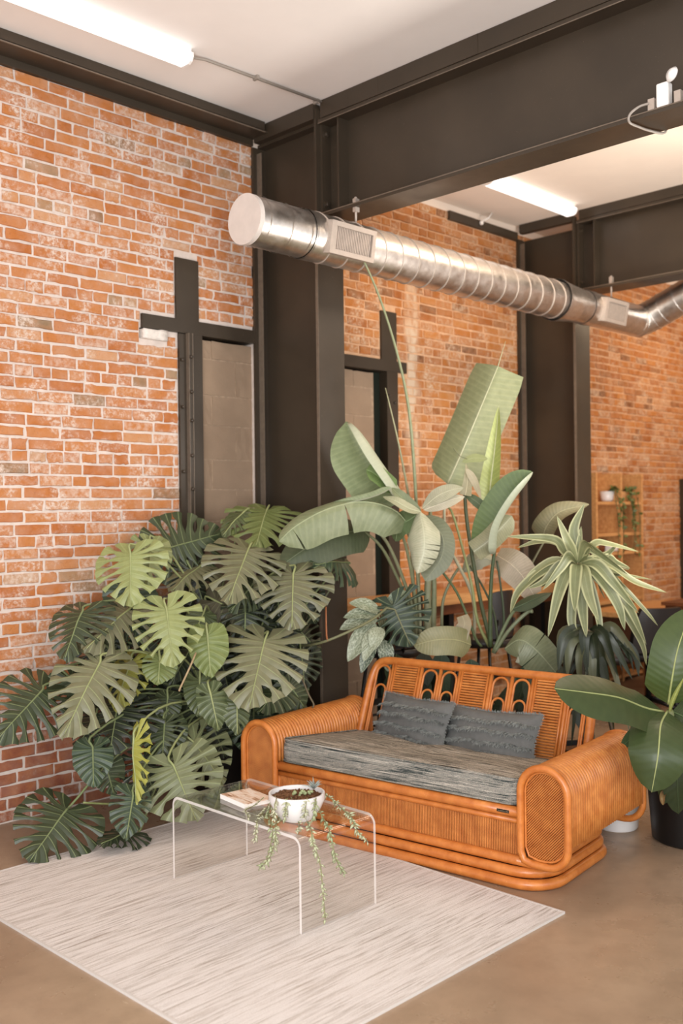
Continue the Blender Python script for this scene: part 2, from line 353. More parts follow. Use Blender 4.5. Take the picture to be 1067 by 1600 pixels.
CH = 4.124/61
def in_holes(x, z, holes): return any(h[0] < x < h[1] and h[2] < z < h[3] for h in holes)
def brick_wall(name, label, x0, x1, ztop, holes, mats, mortar, hdr0, jit, nmax=300, seed=1):
    rng = random.Random(seed)
    wall = MB()
    xs = sorted({x0, x1, *[h[0] for h in holes], *[h[1] for h in holes]}); xs = [x for x in xs if x0 <= x <= x1]
    zs = sorted({0, ztop, *[h[2] for h in holes], *[h[3] for h in holes]}); zs = [z for z in zs if 0 <= z <= ztop]
    for xa, xb in zip(xs, xs[1:]):
        for za, zb in zip(zs, zs[1:]):
            if not in_holes((xa+xb)/2, (za+zb)/2, holes): wall.bx(xa, xb, 0, .2, za, zb)
    root = tag(link_mesh(name, wall, mortar, None, ((x0+x1)/2, 0, 0)), label, None, None, S)
    out = []
    for row in range(int(round(ztop/CH))):
        z0 = row*CH; hdr = (row-hdr0) % 7 == 0
        L = .1075 if hdr else .215
        x = x0-rng.random()*L
        while x < x1:
            l = L*(1+rng.uniform(-.06, .06))
            if not hdr and rng.random() < .07: l = L*rng.uniform(.45, .6)
            a, b = max(x, x0), min(x+l, x1); x += l
            segs = [(a, b)]
            for h in holes:
                if h[2]-.02 < z0+CH/2 < h[3]+.02:
                    ns = []
                    for (p, q) in segs:
                        if q <= h[0] or p >= h[1]: ns.append((p, q))
                        else:
                            if p < h[0]: ns.append((p, h[0]))
                            if q > h[1]: ns.append((h[1], q))
                    segs = ns
            for (p, q) in segs:
                if q-p < .035: continue
                g = rng.uniform(.0052, .0078)
                mb = MB(); xa, xb = p+g, q-g; za, zb = z0+g+rng.uniform(-.002, .002), z0+CH-g+rng.uniform(-.002, .002)
                tilt = rng.uniform(-.003, .003)
                n = 5; ring = [(xa+(xb-xa)*i/n, za) for i in range(n)]+[(xb, za), (xb, (za+zb)/2)]+[(xb-(xb-xa)*i/n, zb) for i in range(n)]+[(xa, zb), (xa, (za+zb)/2)]
                worn = rng.random() < .35*jit
                J = .0042 if worn else .0018
                ring = [(X+rng.uniform(-J, J)*(1.5 if worn else 1), Z+rng.uniform(-J, J)+tilt*((X-xa)/(xb-xa)-.5)) for X, Z in ring]
                cx, cz = (xa+xb)/2, (za+zb)/2
                pr = -rng.uniform(.003, .010)
                R1 = [mb.vert((X, .012, Z)) for X, Z in ring]; R2 = [mb.vert((X, pr+.004, Z)) for X, Z in ring]
                R3 = [mb.vert((X+(.004 if X < cx else -.004)*(abs(X-cx) > (xb-xa)*.3), pr+rng.uniform(-.0012, .0012), Z+(.004 if Z < cz else -.004)*(abs(Z-cz) > .012))) for X, Z in ring]
                r = rng.random(); m_ = len(ring)
                c = mb.vert((cx, pr, cz))
                for i in range(m_):
                    j = (i+1) % m_
                    mb.face((R1[i], R1[j], R2[j], R2[i]), None, 0, r); mb.face((R2[i], R2[j], R3[j], R3[i]), None, 0, r); mb.face((R3[i], R3[j], c), None, 0, r)
                d = V((cx, 0, cz))-CAM; dep = d.dot(A_); px = 533.5+FPX*d.dot(R_)/dep; py = CYP-FPX*d.dot(U_)/dep
                inside = -30 < px < 1097 and -30 < py < 1630
                out.append((-(q-p)/dep**2/dep if inside else 1e3, mb, row, hdr))
    out.sort(key=lambda t: t[0])
    mi = lambda row: mats[1] if row < 9 and len(mats) > 1 else mats[0]
    rest = {}
    for k, (s, mb, row, hdr) in enumerate(out):
        if k < nmax: link_mesh('brick', mb, mi(row), root, root.location)
        elif s < 1e3 or True:
            R = rest.setdefault(0, MB()); o = len(R.v)
            R.v += mb.v; R.f += [tuple(i+o for i in f) for f in mb.f]; R.uv += mb.uv; R.mi += [1 if (row < 9 and len(mats) > 1) else 0]*len(mb.f); R.a += mb.a
    if rest: link_mesh('brickwork', rest[0], list(mats), root, root.location, kind='stuff')
    return root

W1 = (-.615, .01, 0, 2.80); W2 = (.0, 1.44, 0, 2.74)
brick_wall('wall_left', 'whitewashed orange brick wall of the near bay', -4.2, .06, 4.124, [W1, (-.89, .01, 2.80, 2.885), (-.635, -.46, 2.88, 3.27), (-.90, -.70, 2.735, 2.80)], (M_brick1, M_brickred), M_mortar, 1, 1.0, seed=3)
brick_wall('wall_back', 'orange brick wall between the two steel columns', .0, 3.14, 4.124, [W2, (0, 1.555, 2.735, 2.82), (1.27, 1.445, 2.8, 3.195)], (M_brick2,), M_mortar2, 1, .8, seed=5)
brick_wall('wall_right', 'blurred orange brick wall beyond the far column', 3.14, 7.6, 4.124, [], (M_brick2,), M_mortar2, 1, .8, seed=8)
tag(link_mesh('wall_far', MB().bx(8.2, 8.4, -9, .3, 0, 4.3), M_mortar2, None, (8.3, -4, 0)), 'plain unseen end wall added to block light', None, None, S)  # unseen wall, added to keep sky light off the far bay
for nm, x0, x1 in (('wall_left', -4.3, .1), ('wall_back', .1, 8.2)):    # strip above the brick under the ceiling
    tag(link_mesh('trim_1', MB().bx(x0, x1, .005, .2, 4.124, 4.23), M_plaster2, None, (x0, 0, 4.124)), 'plaster strip above the brickwork', None, None, S)

# white brick under the lintel end
def rough_box(mb, c, sz, rng, j, n=3):
    b = bmesh.new(); bmesh.ops.create_cube(b, size=1); bmesh.ops.subdivide_edges(b, edges=b.edges[:], cuts=n, use_grid_fill=True)
    o = len(mb.v)
    for v_ in b.verts: mb.v.append(V(c)+V((v_.co.x*sz[0]+rng.uniform(-j, j), v_.co.y*sz[1]+rng.uniform(-j, j), v_.co.z*sz[2]+rng.uniform(-j, j))))
    b.verts.ensure_lookup_table()
    for f in b.faces: mb.face([o+v_.index for v_ in f.verts])
    b.free(); return mb
rng = random.Random(4)
tag(link_mesh('brick_block', rough_box(MB(), (-.80, .0, 2.765), (.175, .06, .06), rng, .004), M_whitebrick, None, (-.80, 0, 2.735), smooth=True), 'single white painted brick under the left end of the near steel lintel', 'brick')

# ---- bricked-up windows framed in black steel
def window(name, label, lint, plate, jambs, blocks, joints, bolts, mblock):
    org = V(((lint[0]+lint[1])/2, 0, 0))
    root = tag(thing(name, org), label, None, None, S)
    link_mesh('lintel', MB().bx(lint[0], lint[1], -.022, .1, lint[2], lint[3]), M_steel, root, org)
    link_mesh('header_plate', MB().bx(plate[0], plate[1], -.018, .1, lint[3], plate[2]), M_steel, root, org)
    for (xa, xb, y, zt) in jambs: link_mesh('jamb', MB().bx(xa, xb, y, .12, 0, zt), M_steel, root, org)
    for (x, z, y) in bolts: link_mesh('bolt', MB().ball((x, y, z), (.012, .01, .012), 8, 5), M_steel, root, org, smooth=True)
    x0, x1, y = blocks
    link_mesh('light_stop_backing', MB().bx(lint[0]-.02, max(x1, lint[1])+.04, .16, .20, 0, plate[2]+.02), M_dark, root, org)  # dark plate added behind the blocks to stop sky light leaking through
    back = MB().bx(x0, x1, y+.001, y+.14, 0, lint[2]-.02)
    link_mesh('block_mortar', back, M_blockj, root, org)
    zs = [0.0]+joints+[lint[2]-.012]
    for r, (za, zb) in enumerate(zip(zs, zs[1:])):
        off = x0-.29+(.0 if r % 2 else .2); x = off
        while x < x1:
            a, b = max(x, x0), min(x+.4, x1); x += .4
            if b-a < .03: continue
            mb = rough_box(MB(), ((a+b)/2, y+.03, (za+zb)/2), (b-a-.009, .066, zb-za-.009), rng, .0024, 3)
            link_mesh('concrete_block', mb, mblock, root, org, smooth=False)
    return root, org
j1 = [.21*k+.0 for k in range(1, 9)]+[1.82, 2.015, 2.235, 2.43, 2.665]
j1 = [.2, .4, .6, .8, 1.0, 1.2, 1.4, 1.615, 1.82, 2.015, 2.235, 2.43, 2.665]
b1 = [(-.60, 2.63, -.03), (-.552, 2.65, -.058), (-.552, 2.43, -.058), (-.598, 2.335, -.03), (-.552, 2.25, -.058), (-.552, 2.03, -.058), (-.598, 1.93, -.03), (-.552, 1.82, -.058)]
r1, o1 = window('window_1', 'near window bricked up with taupe blocks in a black steel frame', (-.89, .012, 2.80, 2.885), (-.635, -.46, 3.27),
    [(-.617, -.565, -.02, 2.795), (-.563, -.535, -.046, 2.80), (-.525, -.437, -.02, 2.80)], (-.44, .03, .03), j1, b1, M_block)
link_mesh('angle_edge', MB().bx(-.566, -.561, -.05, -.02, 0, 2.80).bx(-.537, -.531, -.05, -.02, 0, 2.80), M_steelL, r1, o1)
j2 = [.2, .4, .6, .8, 1.0, 1.19, 1.38, 1.575, 1.775, 1.98, 2.18, 2.385, 2.60]
r2, o2 = window('window_2', 'farther window bricked up with tan blocks in a black steel frame', (.12, 1.555, 2.735, 2.82), (1.27, 1.445, 3.195),
    [(1.325, 1.45, -.02, 2.735)], (.1, 1.235, .04), j2, [(1.345, 2.55, -.026), (1.41, 2.5, -.026)], M_block)
link_mesh('reveal', MB().bx(1.235, 1.325, .06, .14, 0, 2.73), M_dark, r2, o2)

# ---- steel columns and beams
def bolt_mb(c, r, axis):
    M = V(axis).to_track_quat('Z', 'Y').to_matrix()
    return MB().lathe(c, [(r*1.5, 0), (r*1.5, r*.3), (r, r*.35), (r, r*1.2), (r*.6, r*1.4)], 8, M)
def column(x, d, ztop, label):
    t = thing('steel_column', (x+.115, -d/2, 0), label, 'column', 'black steel columns along the brick wall'); o = t.location
    link_mesh('wall_flange', MB().bx(x, x+.23, -.03, -.008, 0, ztop-.08), M_steel, t, o)
    link_mesh('web', MB().bx(x+.107, x+.123, -d+.02, -.03, 0, ztop-.08), M_steel, t, o)
    link_mesh('front_flange', MB().bx(x, x+.23, -d, -d+.02, 0, ztop-.62), M_steel, t, o)
    link_mesh('front_flange_head', MB().bx(x, x+.045, -d, -d+.02, ztop-.62, ztop), M_steel, t, o)
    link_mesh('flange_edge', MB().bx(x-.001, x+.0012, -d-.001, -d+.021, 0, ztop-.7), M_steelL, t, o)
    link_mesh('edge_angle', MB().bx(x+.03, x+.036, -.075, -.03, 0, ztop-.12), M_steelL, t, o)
    link_mesh('base_plate', MB().bx(x-.05, x+.28, -d-.05, 0, 0, .02), M_steel, t, o)
    return t
column(0.0, .634, 4.19, 'tall black steel column at the corner between the two window frames')
column(3.08, .60, 4.15, 'blurred far black steel column behind the corn plant')
def beam(x, y0, y1, z0, z1, zc, label, fas):
    t = thing('steel_beam', (x+.115, (y0+y1)/2, z0), label, 'beam'); o = t.location
    link_mesh('bottom_flange', MB().bx(x, x+.23, y1, y0, z0, z0+.022), M_steel, t, o)
    link_mesh('top_flange', MB().bx(x, x+.23, y1, y0, z1-.022, z1), M_steel, t, o)
    link_mesh('web', MB().bx(x+.107, x+.123, y1, y0, z0+.02, z1-.02), M_steel, t, o)
    link_mesh('flange_edge', MB().bx(x-.002, x+.002, y1, y0, z0+.018, z0+.024).bx(x-.002, x+.002, y1, y0, z1-.026, z1-.021), M_steelL, t, o)  # pale strips paint the highlight along both flange edges
    link_mesh('end_plate', MB().bx(x+.03, x+.2, y0-.006, y0+.014, z0+.02, z1-.02), M_steel, t, o)
    link_mesh('stiffener', MB().bx(x+.02, x+.107, y0-.16, y0-.148, z0+.02, z1-.02), M_steel, t, o)
    for dx in (.06,):
        for z in (z0+.09, z1-.08): link_mesh('bolt', bolt_mb((x+dx, y0-.006, z), .016, (0, -1, 0)), M_steel, t, o)
    mb = MB()
    n = 24
    ys = [y0-.03+(y1-y0+.03)*i/n for i in range(n+1)]
    for a_, b_ in zip(ys, ys[1:]):
        mb.bx(x-.006+rng.uniform(-.001, .001), x+.03, b_, a_, z1+.002, zc-fas)
    link_mesh('fascia', mb, M_steel, t, o)
    return t
beam(0.0, -.65, -6.5, 3.508, 4.118, 4.232, 'massive black steel ceiling beam crossing over the sofa', .004)
beam(3.08, -.62, -4.5, 3.50, 4.11, 4.192, 'blurred far black steel beam above the duct elbow', .002)
tag(link_mesh('beam_stub', MB().bx(-.01, .05, -.62, -.05, 4.13, 4.228).bx(.04, .2, -.62, -.03, 4.11, 4.13), M_steel, None, (.08, -.3, 4.12)), 'short dark steel rail between near column and ceiling', 'rail')
tag(link_mesh('beam_stub', MB().bx(3.07, 3.13, -.58, -.05, 4.11, 4.188), M_steel, None, (3.1, -.3, 4.11)), 'short dark steel rail between far column and ceiling', 'rail')
t = thing('wall_beam', (-1.1, -.09, 4.12), 'brown black steel channel running along the top of the near brick wall', 'beam'); o = t.location
link_mesh('fascia', MB().bx(-4.6, -.03, -.185, -.165, 4.165, 4.228), M_steel, t, o)
link_mesh('soffit', MB().bx(-4.6, .0, -.185, -.012, 4.160, 4.172), M_steel, t, o)
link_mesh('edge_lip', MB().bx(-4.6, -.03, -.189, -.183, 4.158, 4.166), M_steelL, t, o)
link_mesh('ledger', MB().bx(-4.6, .0, -.03, .0, 4.118, 4.162), M_steel, t, o)
tag(link_mesh('trim_2', MB().bx(2.11, 3.08, -.03, .0, 4.055, 4.125), M_steel, None, (2.6, 0, 4.06)), 'black strip at the top of the back brick wall', None, None, S)
t = thing('ceiling_hook', (2.52, -.03, 4.1), 'small white hook lamp on the black strip above the back wall', 'hook'); link_mesh('hook_base', MB().ball((2.52, -.045, 4.10), .02, 8, 6), M_white, t, t.location, True); link_mesh('hook_arm', MB().tube([(2.52, -.05, 4.11), (2.56, -.09, 4.14), (2.6, -.1, 4.19)], .007), M_white, t, t.location, True)

# ---- strip lights
def strip_light(xa, xb, y, zc, h, label):
    t = thing('ceiling_light', ((xa+xb)/2, y, zc-h), label, 'ceiling light', 'fluorescent strip lights'); o = t.location
    link_mesh('housing', MB().bx(xa, xb, y-.045, y+.045, zc-.03, zc), M_white, t, o)
    mb = MB(); pr = [(-.062, 0), (-.064, -.02), (-.05, -h+.04), (-.03, -h+.03), (.03, -h+.03), (.05, -h+.04), (.064, -.02), (.062, 0)]
    A = [mb.vert((xa+.015, y+q[0], zc-.028+q[1])) for q in pr]; B = [mb.vert((xb-.015, y+q[0], zc-.028+q[1])) for q in pr]
    for i in range(len(pr)-1): mb.face((A[i], A[i+1], B[i+1], B[i]))
    link_mesh('diffuser', mb, M_tube, t, o, 'auto')
    for x in (xa, xb-.016):
        mb = MB(); q = [mb.vert((x, y+a_*1.04, zc-.028+b_*1.05)) for a_, b_ in pr]; q2 = [mb.vert((x+.016, y+a_*1.04, zc-.028+b_*1.05)) for a_, b_ in pr]
        mb.face(q); mb.face(q2[::-1])
        for i in range(len(pr)): j = (i+1) % len(pr); mb.face((q[i], q2[i], q2[j], q[j]))
        link_mesh('end_cap', mb, M_white, t, o)
    return t
strip_light(-2.22, -1.0, -.64, 4.23, .085, 'white fluorescent strip light on the near ceiling at upper left')
strip_light(1.75, 2.93, -.66, 4.19, .085, 'white fluorescent strip light beyond the big steel beam')
t = thing('conduit', (-.45, -.66, 4.21), 'thin grey cable conduit from the near strip light to the beam', 'conduit'); o = t.location
link_mesh('pipe', MB().tube([(-.99, -.645, 4.19), (-.96, -.646, 4.205), (-.88, -.65, 4.218), (0.0, -.69, 4.218)], .0085, 8), M_grey, t, o, True)
for x in (-.52, -.03): link_mesh('pipe_clip', MB().bx(x-.008, x+.008, -.69, -.648, 4.206, 4.23), M_grey, t, o)

# ---- spiral duct
DY, DZ, DR = -.95, 3.262, .140
t = thing('spiral_duct', (1.3, DY, DZ-DR), 'silver galvanised spiral air duct hanging under the beams', 'duct'); o = t.location
def cyl_x(x0, x1, r0, r1, n=40, rings=None):
    mb = MB(); xs = rings or [x0, x1]; R = []
    for i, x in enumerate(xs):
        r = r0+(r1-r0)*(x-x0)/(x1-x0)
        R.append([mb.vert((x, DY+r*math.cos(2*PI*k/n), DZ+r*math.sin(2*PI*k/n))) for k in range(n)])
    for a_, b_ in zip(R, R[1:]):
        for k in range(n): mb.face((a_[k], a_[(k+1) % n], b_[(k+1) % n], b_[k]))
    return mb, R
mb, R = cyl_x(-.86, -.83, .138, .138); mb.face(R[0][::-1]); link_mesh('end_cap', mb, M_capw, t, o, 'auto')
link_mesh('pipe_section', cyl_x(-.84, -.44, .135, .135)[0], M_galv, t, o, True)
link_mesh('pipe_section', cyl_x(-.44, 2.36, DR, DR)[0], M_galv, t, o, True)
link_mesh('pipe_section', cyl_x(2.38, 3.46, .132, .132)[0], M_galv, t, o, True)
link_mesh('reducer', cyl_x(2.22, 2.46, .158, .134)[0], M_galv, t, o, True)
for xa, xb, r in ((-.78, -.772, .140), (-.62, -.612, .140), (-.47, -.458, .141), (2.20, 2.215, .160), (2.44, 2.452, .139), (2.57, 2.576, .136)):
    link_mesh('seam_ring', cyl_x(xa, xb, r, r)[0], M_galv, t, o, True)
mb = MB()                                       # spiral seam: one bead winding along the pipe
N = 17*40; pts = []
for i in range(N+1):
    a_ = 2*PI*i/40; pts.append((-.40+2.62*i/N, DY+(DR+.0012)*math.cos(a_), DZ+(DR+.0012)*math.sin(a_)))
mb.tube(pts, .0042, 5); link_mesh('spiral_seam', mb, M_galvm, t, o, True)
# elbow towards the room, rising
p0 = V((3.44, DY, DZ)); p2 = V((3.58, -1.06, 3.315)); d2 = V((0.0, -1.0, .40)).normalized()
pts = [p0, V((3.50, DY-.004, DZ+.002)), V((3.55, DY-.035, DZ+.018)), p2, p2+d2*.10, p2+d2*.25, p2+d2*.6, p2+d2*1.6]
link_mesh('elbow', MB().tube(pts, .134, 32), M_galv, t, o, 'auto')
for q in (1, 3, 4, 5):
    dd = (pts[q+1]-pts[q-1]).normalized(); M = dd.to_track_quat('Z', 'Y').to_matrix()
    link_mesh('seam_ring', MB().lathe(pts[q], [(.136, -.004), (.14, 0), (.136, .004)], 32, M), M_galv, t, o, True)
def grille(xa, xb, n, big=1.0):
    nrm = V((-.12, -1, -.18)).normalized(); ex = V((1, 0, 0)); ez = nrm.cross(ex)*-1
    nrm = V((0, -.985, -.17)).normalized(); ez = V((0, -.17, .985)).normalized()
    c = V(((xa+xb)/2, DY, DZ))+nrm*(DR*.985); W = xb-xa; H = .185*big
    def P(u, v_, d): return c+ex*u+ez*v_+nrm*d
    mb = MB()
    M = Matrix((ex, ez, nrm)).transposed()
    fr = .028
    for (u, v_, su, sv) in ((0, H/2-fr/2, W, fr), (0, -H/2+fr/2, W, fr), (-W/2+fr*.7, 0, fr*1.4, H-2*fr), (W/2-fr*.5, 0, fr, H-2*fr)): mb.box(P(u, v_, -.008), (su, sv, .06), M)
    f = link_mesh('vent_grille', mb, M_galvm, t, o)
    link_mesh('vent_throat', MB().box(P(.01, 0, -.03), (W-2*fr, H-2*fr, .01), M), M_dark, f, o)
    for k in range(n):
        u = -W/2+fr*1.4+.006+(W-2.4*fr-.012)*(k+.5)/n
        link_mesh('slat', MB().box(P(u, 0, -.004), ((W-2.4*fr)/n*.5, H-2*fr, .03), M), M_galvm, f, o)
    return f
grille(-.35, .02, 21); grille(2.70, 3.04, 14)
mb, _ = cyl_x(-.43, -.36, .142, .142); link_mesh('saddle', mb, M_galv, t, o, True)
mb, _ = cyl_x(2.60, 2.70, .137, .137); link_mesh('saddle', mb, M_galv, t, o, True)
for x, y, z, lab in ((.02, -.95, 3.53, 'thin steel hanger rod clamped to the big beam above the duct'), (3.10, -.93, 3.55, 'thin steel hanger rod at the far end of the duct')):
    h = thing('hanger_rod', (x, y, DZ+DR), lab, 'hanger'); link_mesh('rod', MB().tube([(x, y, DZ+DR-.005), (x, y, z+.02)], .007, 8), M_galvm, h, h.location, True)
    link_mesh('clamp', MB().bx(x-.014, x+.02, y-.012, y+.012, z-.05, z+.03), M_galvm, h, h.location)
    link_mesh('nut', bolt_mb((x, y, z+.03), .008, (0, 0, 1)), M_galvm, h, h.location)
# ---- emergency lamp on the lower flange of the beam
t = thing('emergency_lamp', (.02, -2.95, 3.53), 'small white lamp unit with a cable on the beam flange', 'lamp'); o = t.location
link_mesh('lamp_body', MB().bx(.0, .05, -2.965, -2.905, 3.532, 3.645), M_white, t, o, bevel=.008)
link_mesh('lamp_head', MB().lathe((.0, -2.985, 3.665), [(.0, .02), (.022, .015), (.036, 0), (.033, -.006), (.0, -.008)], 18, V((-.85, .35, .2)).to_track_quat('Z', 'Y').to_matrix()), M_white, t, o, True)
for y in (-2.88, -3.01): link_mesh('bracket', MB().bx(.0, .04, y-.016, y+.016, 3.532, 3.585), M_galvm, t, o)
link_mesh('cable', MB().tube(catmull([(.0, -2.87, 3.565), (-.02, -2.83, 3.555), (-.03, -2.79, 3.53), (-.02, -2.78, 3.497), (.06, -2.79, 3.492), (.14, -2.80, 3.494), (.235, -2.83, 3.50), (.25, -2.84, 3.56)], 30), .006, 8), M_grey, t, o, True)

# ================================================================== RUG, TABLE
rg = random.Random(11)
t = thing('area_rug', (-1.61, -1.775, 0), 'pale cream and grey striped flat area rug on the concrete floor', 'rug'); o = t.location
rx0, rx1, ry0, ry1 = -2.425, -.80, -2.858, -.685
mb = MB(); nx, ny = 26, 34; g = []
for j in range(ny+1):
    row = []
    for i in range(nx+1):
        x = rx0+.004+(rx1-rx0-.008)*i/nx; y = ry0+.004+(ry1-ry0-.008)*j/ny
        row.append(mb.vert((x, y, .0085+.0008*math.sin(i*1.7)*math.sin(j*.9))))
    g.append(row)
for j in range(ny):
    for i in range(nx): mb.face((g[j][i], g[j][i+1], g[j+1][i+1], g[j+1][i]))
link_mesh('pile', mb, M_rug, t, o, True)
mb = MB(); cr = [(rx0, ry0), (rx1, ry0), (rx1, ry1), (rx0, ry1)]
pts = []
for (xa, ya), (xb, yb) in zip(cr, cr[1:]+cr[:1]):
    for k in range(14): pts.append((xa+(xb-xa)*k/14+rg.uniform(-.0015, .0015), ya+(yb-ya)*k/14+rg.uniform(-.0015, .0015), .0055))
mb2 = MB().bx(rx0-.006, rx1+.006, ry0-.006, ry0+.004, 0, .0098).bx(rx0-.006, rx1+.006, ry1-.004, ry1+.006, 0, .0098).bx(rx0-.006, rx0+.004, ry0+.004, ry1-.004, 0, .0098).bx(rx1-.004, rx1+.006, ry0+.004, ry1-.004, 0, .0098)
link_mesh('binding', mb2, M_rugedge, t, o)

TC = V((-1.468, -1.80, .0095)); TRZ = math.radians(-1); TL, TW, THt = .87, .425, .378
t = thing('acrylic_coffee_table', TC, 'clear acrylic waterfall coffee table standing on the rug', 'table', rz=TRZ)
# profile in local (y along length, z)
def wf(off):
    R = .045-off; p = []
    hl = TL/2-off; zt = THt-off
    p.append((-hl, 0))
    for k in range(9): a_ = PI-PI/2*k/8; p.append((-hl+R+R*math.cos(a_), zt-R+R*math.sin(a_)))
    for k in range(9): a_ = PI/2-PI/2*k/8; p.append((hl-R+R*math.cos(a_), zt-R+R*math.sin(a_)))
    p.append((hl, 0)); return p
po, pi_ = wf(0), wf(.012)
mb = MB(); me_ = MB()
for side, x in ((0, -TW/2), (1, TW/2)):
    pass
n = len(po)
O = [[mb.vert((x, q[0], q[1])) for q in po] for x in (-TW/2, TW/2)]; I = [[mb.vert((x, q[0], q[1])) for q in pi_] for x in (-TW/2, TW/2)]
for k in range(n-1):
    mb.face((O[0][k], O[1][k], O[1][k+1], O[0][k+1])); mb.face((I[0][k], I[0][k+1], I[1][k+1], I[1][k]))
top = link_mesh('waterfall_sheet', mb, M_acr, t, (0, 0, 0), 'auto')
O2 = [[me_.vert((x, q[0], q[1])) for q in po] for x in (-TW/2, TW/2)]; I2 = [[me_.vert((x, q[0], q[1])) for q in pi_] for x in (-TW/2, TW/2)]
for s_ in (0, 1):
    for k in range(n-1): me_.face((O2[s_][k], O2[s_][k+1], I2[s_][k+1], I2[s_][k]))
for k in (0, n-1): me_.face((O2[0][k], O2[1][k], I2[1][k], I2[0][k]))
link_mesh('polished_edge', me_, M_acre, t, (0, 0, 0))
TTOP = TC.z+THt

# book
bk = atZ(386, 1246, TTOP+.012)
t = thing('hardcover_book', (bk.x, bk.y, TTOP), 'slim white book with a pale desert photo cover lying on the acrylic table', 'book', rz=math.radians(-98)); 
M_cover = NT('book_cover_print', .4, .4); p = M_cover.coord()
c_ = M_cover.ramp(M_cover.noise(M_cover.map(p, (3, 16, 1)), 2.2, 4, .6, .8), [(.36, srgb(150, 104, 74)), (.46, srgb(226, 196, 172)), (.56, srgb(238, 226, 216)), (.66, srgb(214, 176, 150))]); M_cover.color(c_); M_cover = M_cover.m
M_page = simple('book_pages', srgb(236, 230, 222), .8, .1)
bw, bl = .205, .15
link_mesh('page_block', MB().bx(-bw/2+.004, bw/2-.004, -bl/2+.003, bl/2-.004, .003, .016), M_page, t)
link_mesh('back_cover', MB().bx(-bw/2, bw/2, -bl/2, bl/2, 0, .003), M_white, t)
link_mesh('front_cover', MB().bx(-bw/2, bw/2, -bl/2, bl/2, .016, .019), M_cover, t)
link_mesh('spine', MB().bx(-bw/2, bw/2, -bl/2-.003, -bl/2, 0, .019), M_white, t)

# bowl with succulents
bc = atZ(464, 1279, TTOP); BR = .118
t = thing('bowl_planter', bc, 'white faceted ceramic bowl planter of trailing succulents on the acrylic table', 'planter'); o = V(bc)
mb = MB(); n = 24; prof = [(.06, 0), (.068, .004), (.1, .045), (.117, .085), (BR, .104), (BR, .11), (BR-.008, .11), (BR-.01, .08), (BR-.02, .06)]
rings = []
for r, z in prof:
    rings.append([mb.vert(o+V(((r*(1+(.016 if (k % 2 and .02 < z < .1 and r > .09) else 0)))*math.cos(2*PI*k/n), (r*(1+(.016 if (k % 2 and .02 < z < .1 and r > .09) else 0)))*math.sin(2*PI*k/n), z))) for k in range(n)])
for A, B in zip(rings, rings[1:]):
    for k in range(n): mb.face((A[k], A[(k+1) % n], B[(k+1) % n], B[k]))
mb.face(rings[0][::-1]); link_mesh('bowl', mb, M_ceram, t, o, 'auto')
mb = MB(); g = []
for j in range(7):
    g.append([mb.vert(o+V(((BR-.01)*j/6*math.cos(2*PI*k/20), (BR-.01)*j/6*math.sin(2*PI*k/20), .092+rg.uniform(-.004, .006)))) for k in range(20)])
for A, B in zip(g, g[1:]):
    for k in range(20): mb.face((A[k], A[(k+1) % 20], B[(k+1) % 20], B[k]))
link_mesh('soil', mb, M_soil, t, o)
mb = MB()
for k in range(170):
    a_ = rg.random()*2*PI; r = (BR-.014)*math.sqrt(rg.random()); s_ = rg.uniform(.003, .006)
    mb.ball(o+V((r*math.cos(a_), r*math.sin(a_), .095)), (s_, s_*rg.uniform(.6, 1), s_*.8), 5, 4)
link_mesh('gravel', mb, M_soil, t, o, kind='stuff')
def trail(pts, n, size, col, name='trailing_stem'):
    P = catmull(pts, n); mb = MB(); mb.tube(P, .0022, 5)
    st = link_mesh(name, mb, M_stem, t, o, True, col=srgb(140, 140, 100))
    lm = MB()
    L = len(P)
    for i in range(1, L):
        d = (P[i]-P[i-1]).normalized(); k = 1-.25*abs(i/L-.6)
        for q in range(2):
            a_ = rg.random()*2*PI; e = d.orthogonal().normalized(); e = Matrix.Rotation(a_, 3, d) @ e
            dirv = (e*.8+d*.75+V((0, 0, -.15))).normalized(); sz = 1.25*size*k*rg.uniform(.75, 1.25)
            M = dirv.to_track_quat('Z', 'Y').to_matrix()
            c = P[i]+dirv*sz*.55
            b0 = [lm.vert(c+M @ V(p_)) for p_ in ((0, 0, -sz*.55), (sz*.26, 0, -.05*sz), (0, sz*.16, -.1*sz), (-sz*.26, 0, -.05*sz), (0, -sz*.16, -.1*sz), (0, 0, sz*.6))]
            for f_ in ((0,2,1), (0,3,2), (0,4,3), (0,1,4), (5,1,2), (5,2,3), (5,3,4), (5,4,1)): lm.face([b0[z_] for z_ in f_])
    link_mesh('succulent_leaves', lm, M_stem, st, o, True, col=col, kind='stuff')
DB = (bc-CAM).dot(A_)
g1, g2, g3 = srgb(180, 184, 150), srgb(160, 168, 130), srgb(190, 190, 162)
def PX(x, y, dd): return dp(x, y, DB+dd)
TT = lambda x, y: atZ(x, y, TTOP+.012)
HX = lambda x, y: atX(x, y, TC.x-TW/2-.022)          # hanging over the long edge
HY = lambda x, y: atY(x, y, TC.y-TL/2-.022)          # hanging over the near end
trail([PX(430, 1244, -.05), TT(420, 1268), TT(424, 1290), HX(425, 1308), HX(416, 1345), HX(408, 1353)], 24, .021, g2)
trail([PX(428, 1246, -.05), TT(412, 1268), TT(402, 1282), HX(400, 1300), HX(398, 1312)], 15, .017, g3)
trail([PX(440, 1250, -.08), TT(436, 1270), TT(431, 1292), HX(430, 1312), HX(424, 1334), HX(412, 1356)], 26, .021, g1)
trail([PX(470, 1250, -.09), TT(476, 1275), TT(486, 1298), HY(489, 1318), HY(500, 1350), HY(505, 1400), HY(508, 1435)], 42, .020, g1)
trail([PX(492, 1250, -.09), TT(503, 1275), TT(513, 1292), HY(518, 1314), HY(526, 1345), HY(536, 1364)], 28, .020, g2)
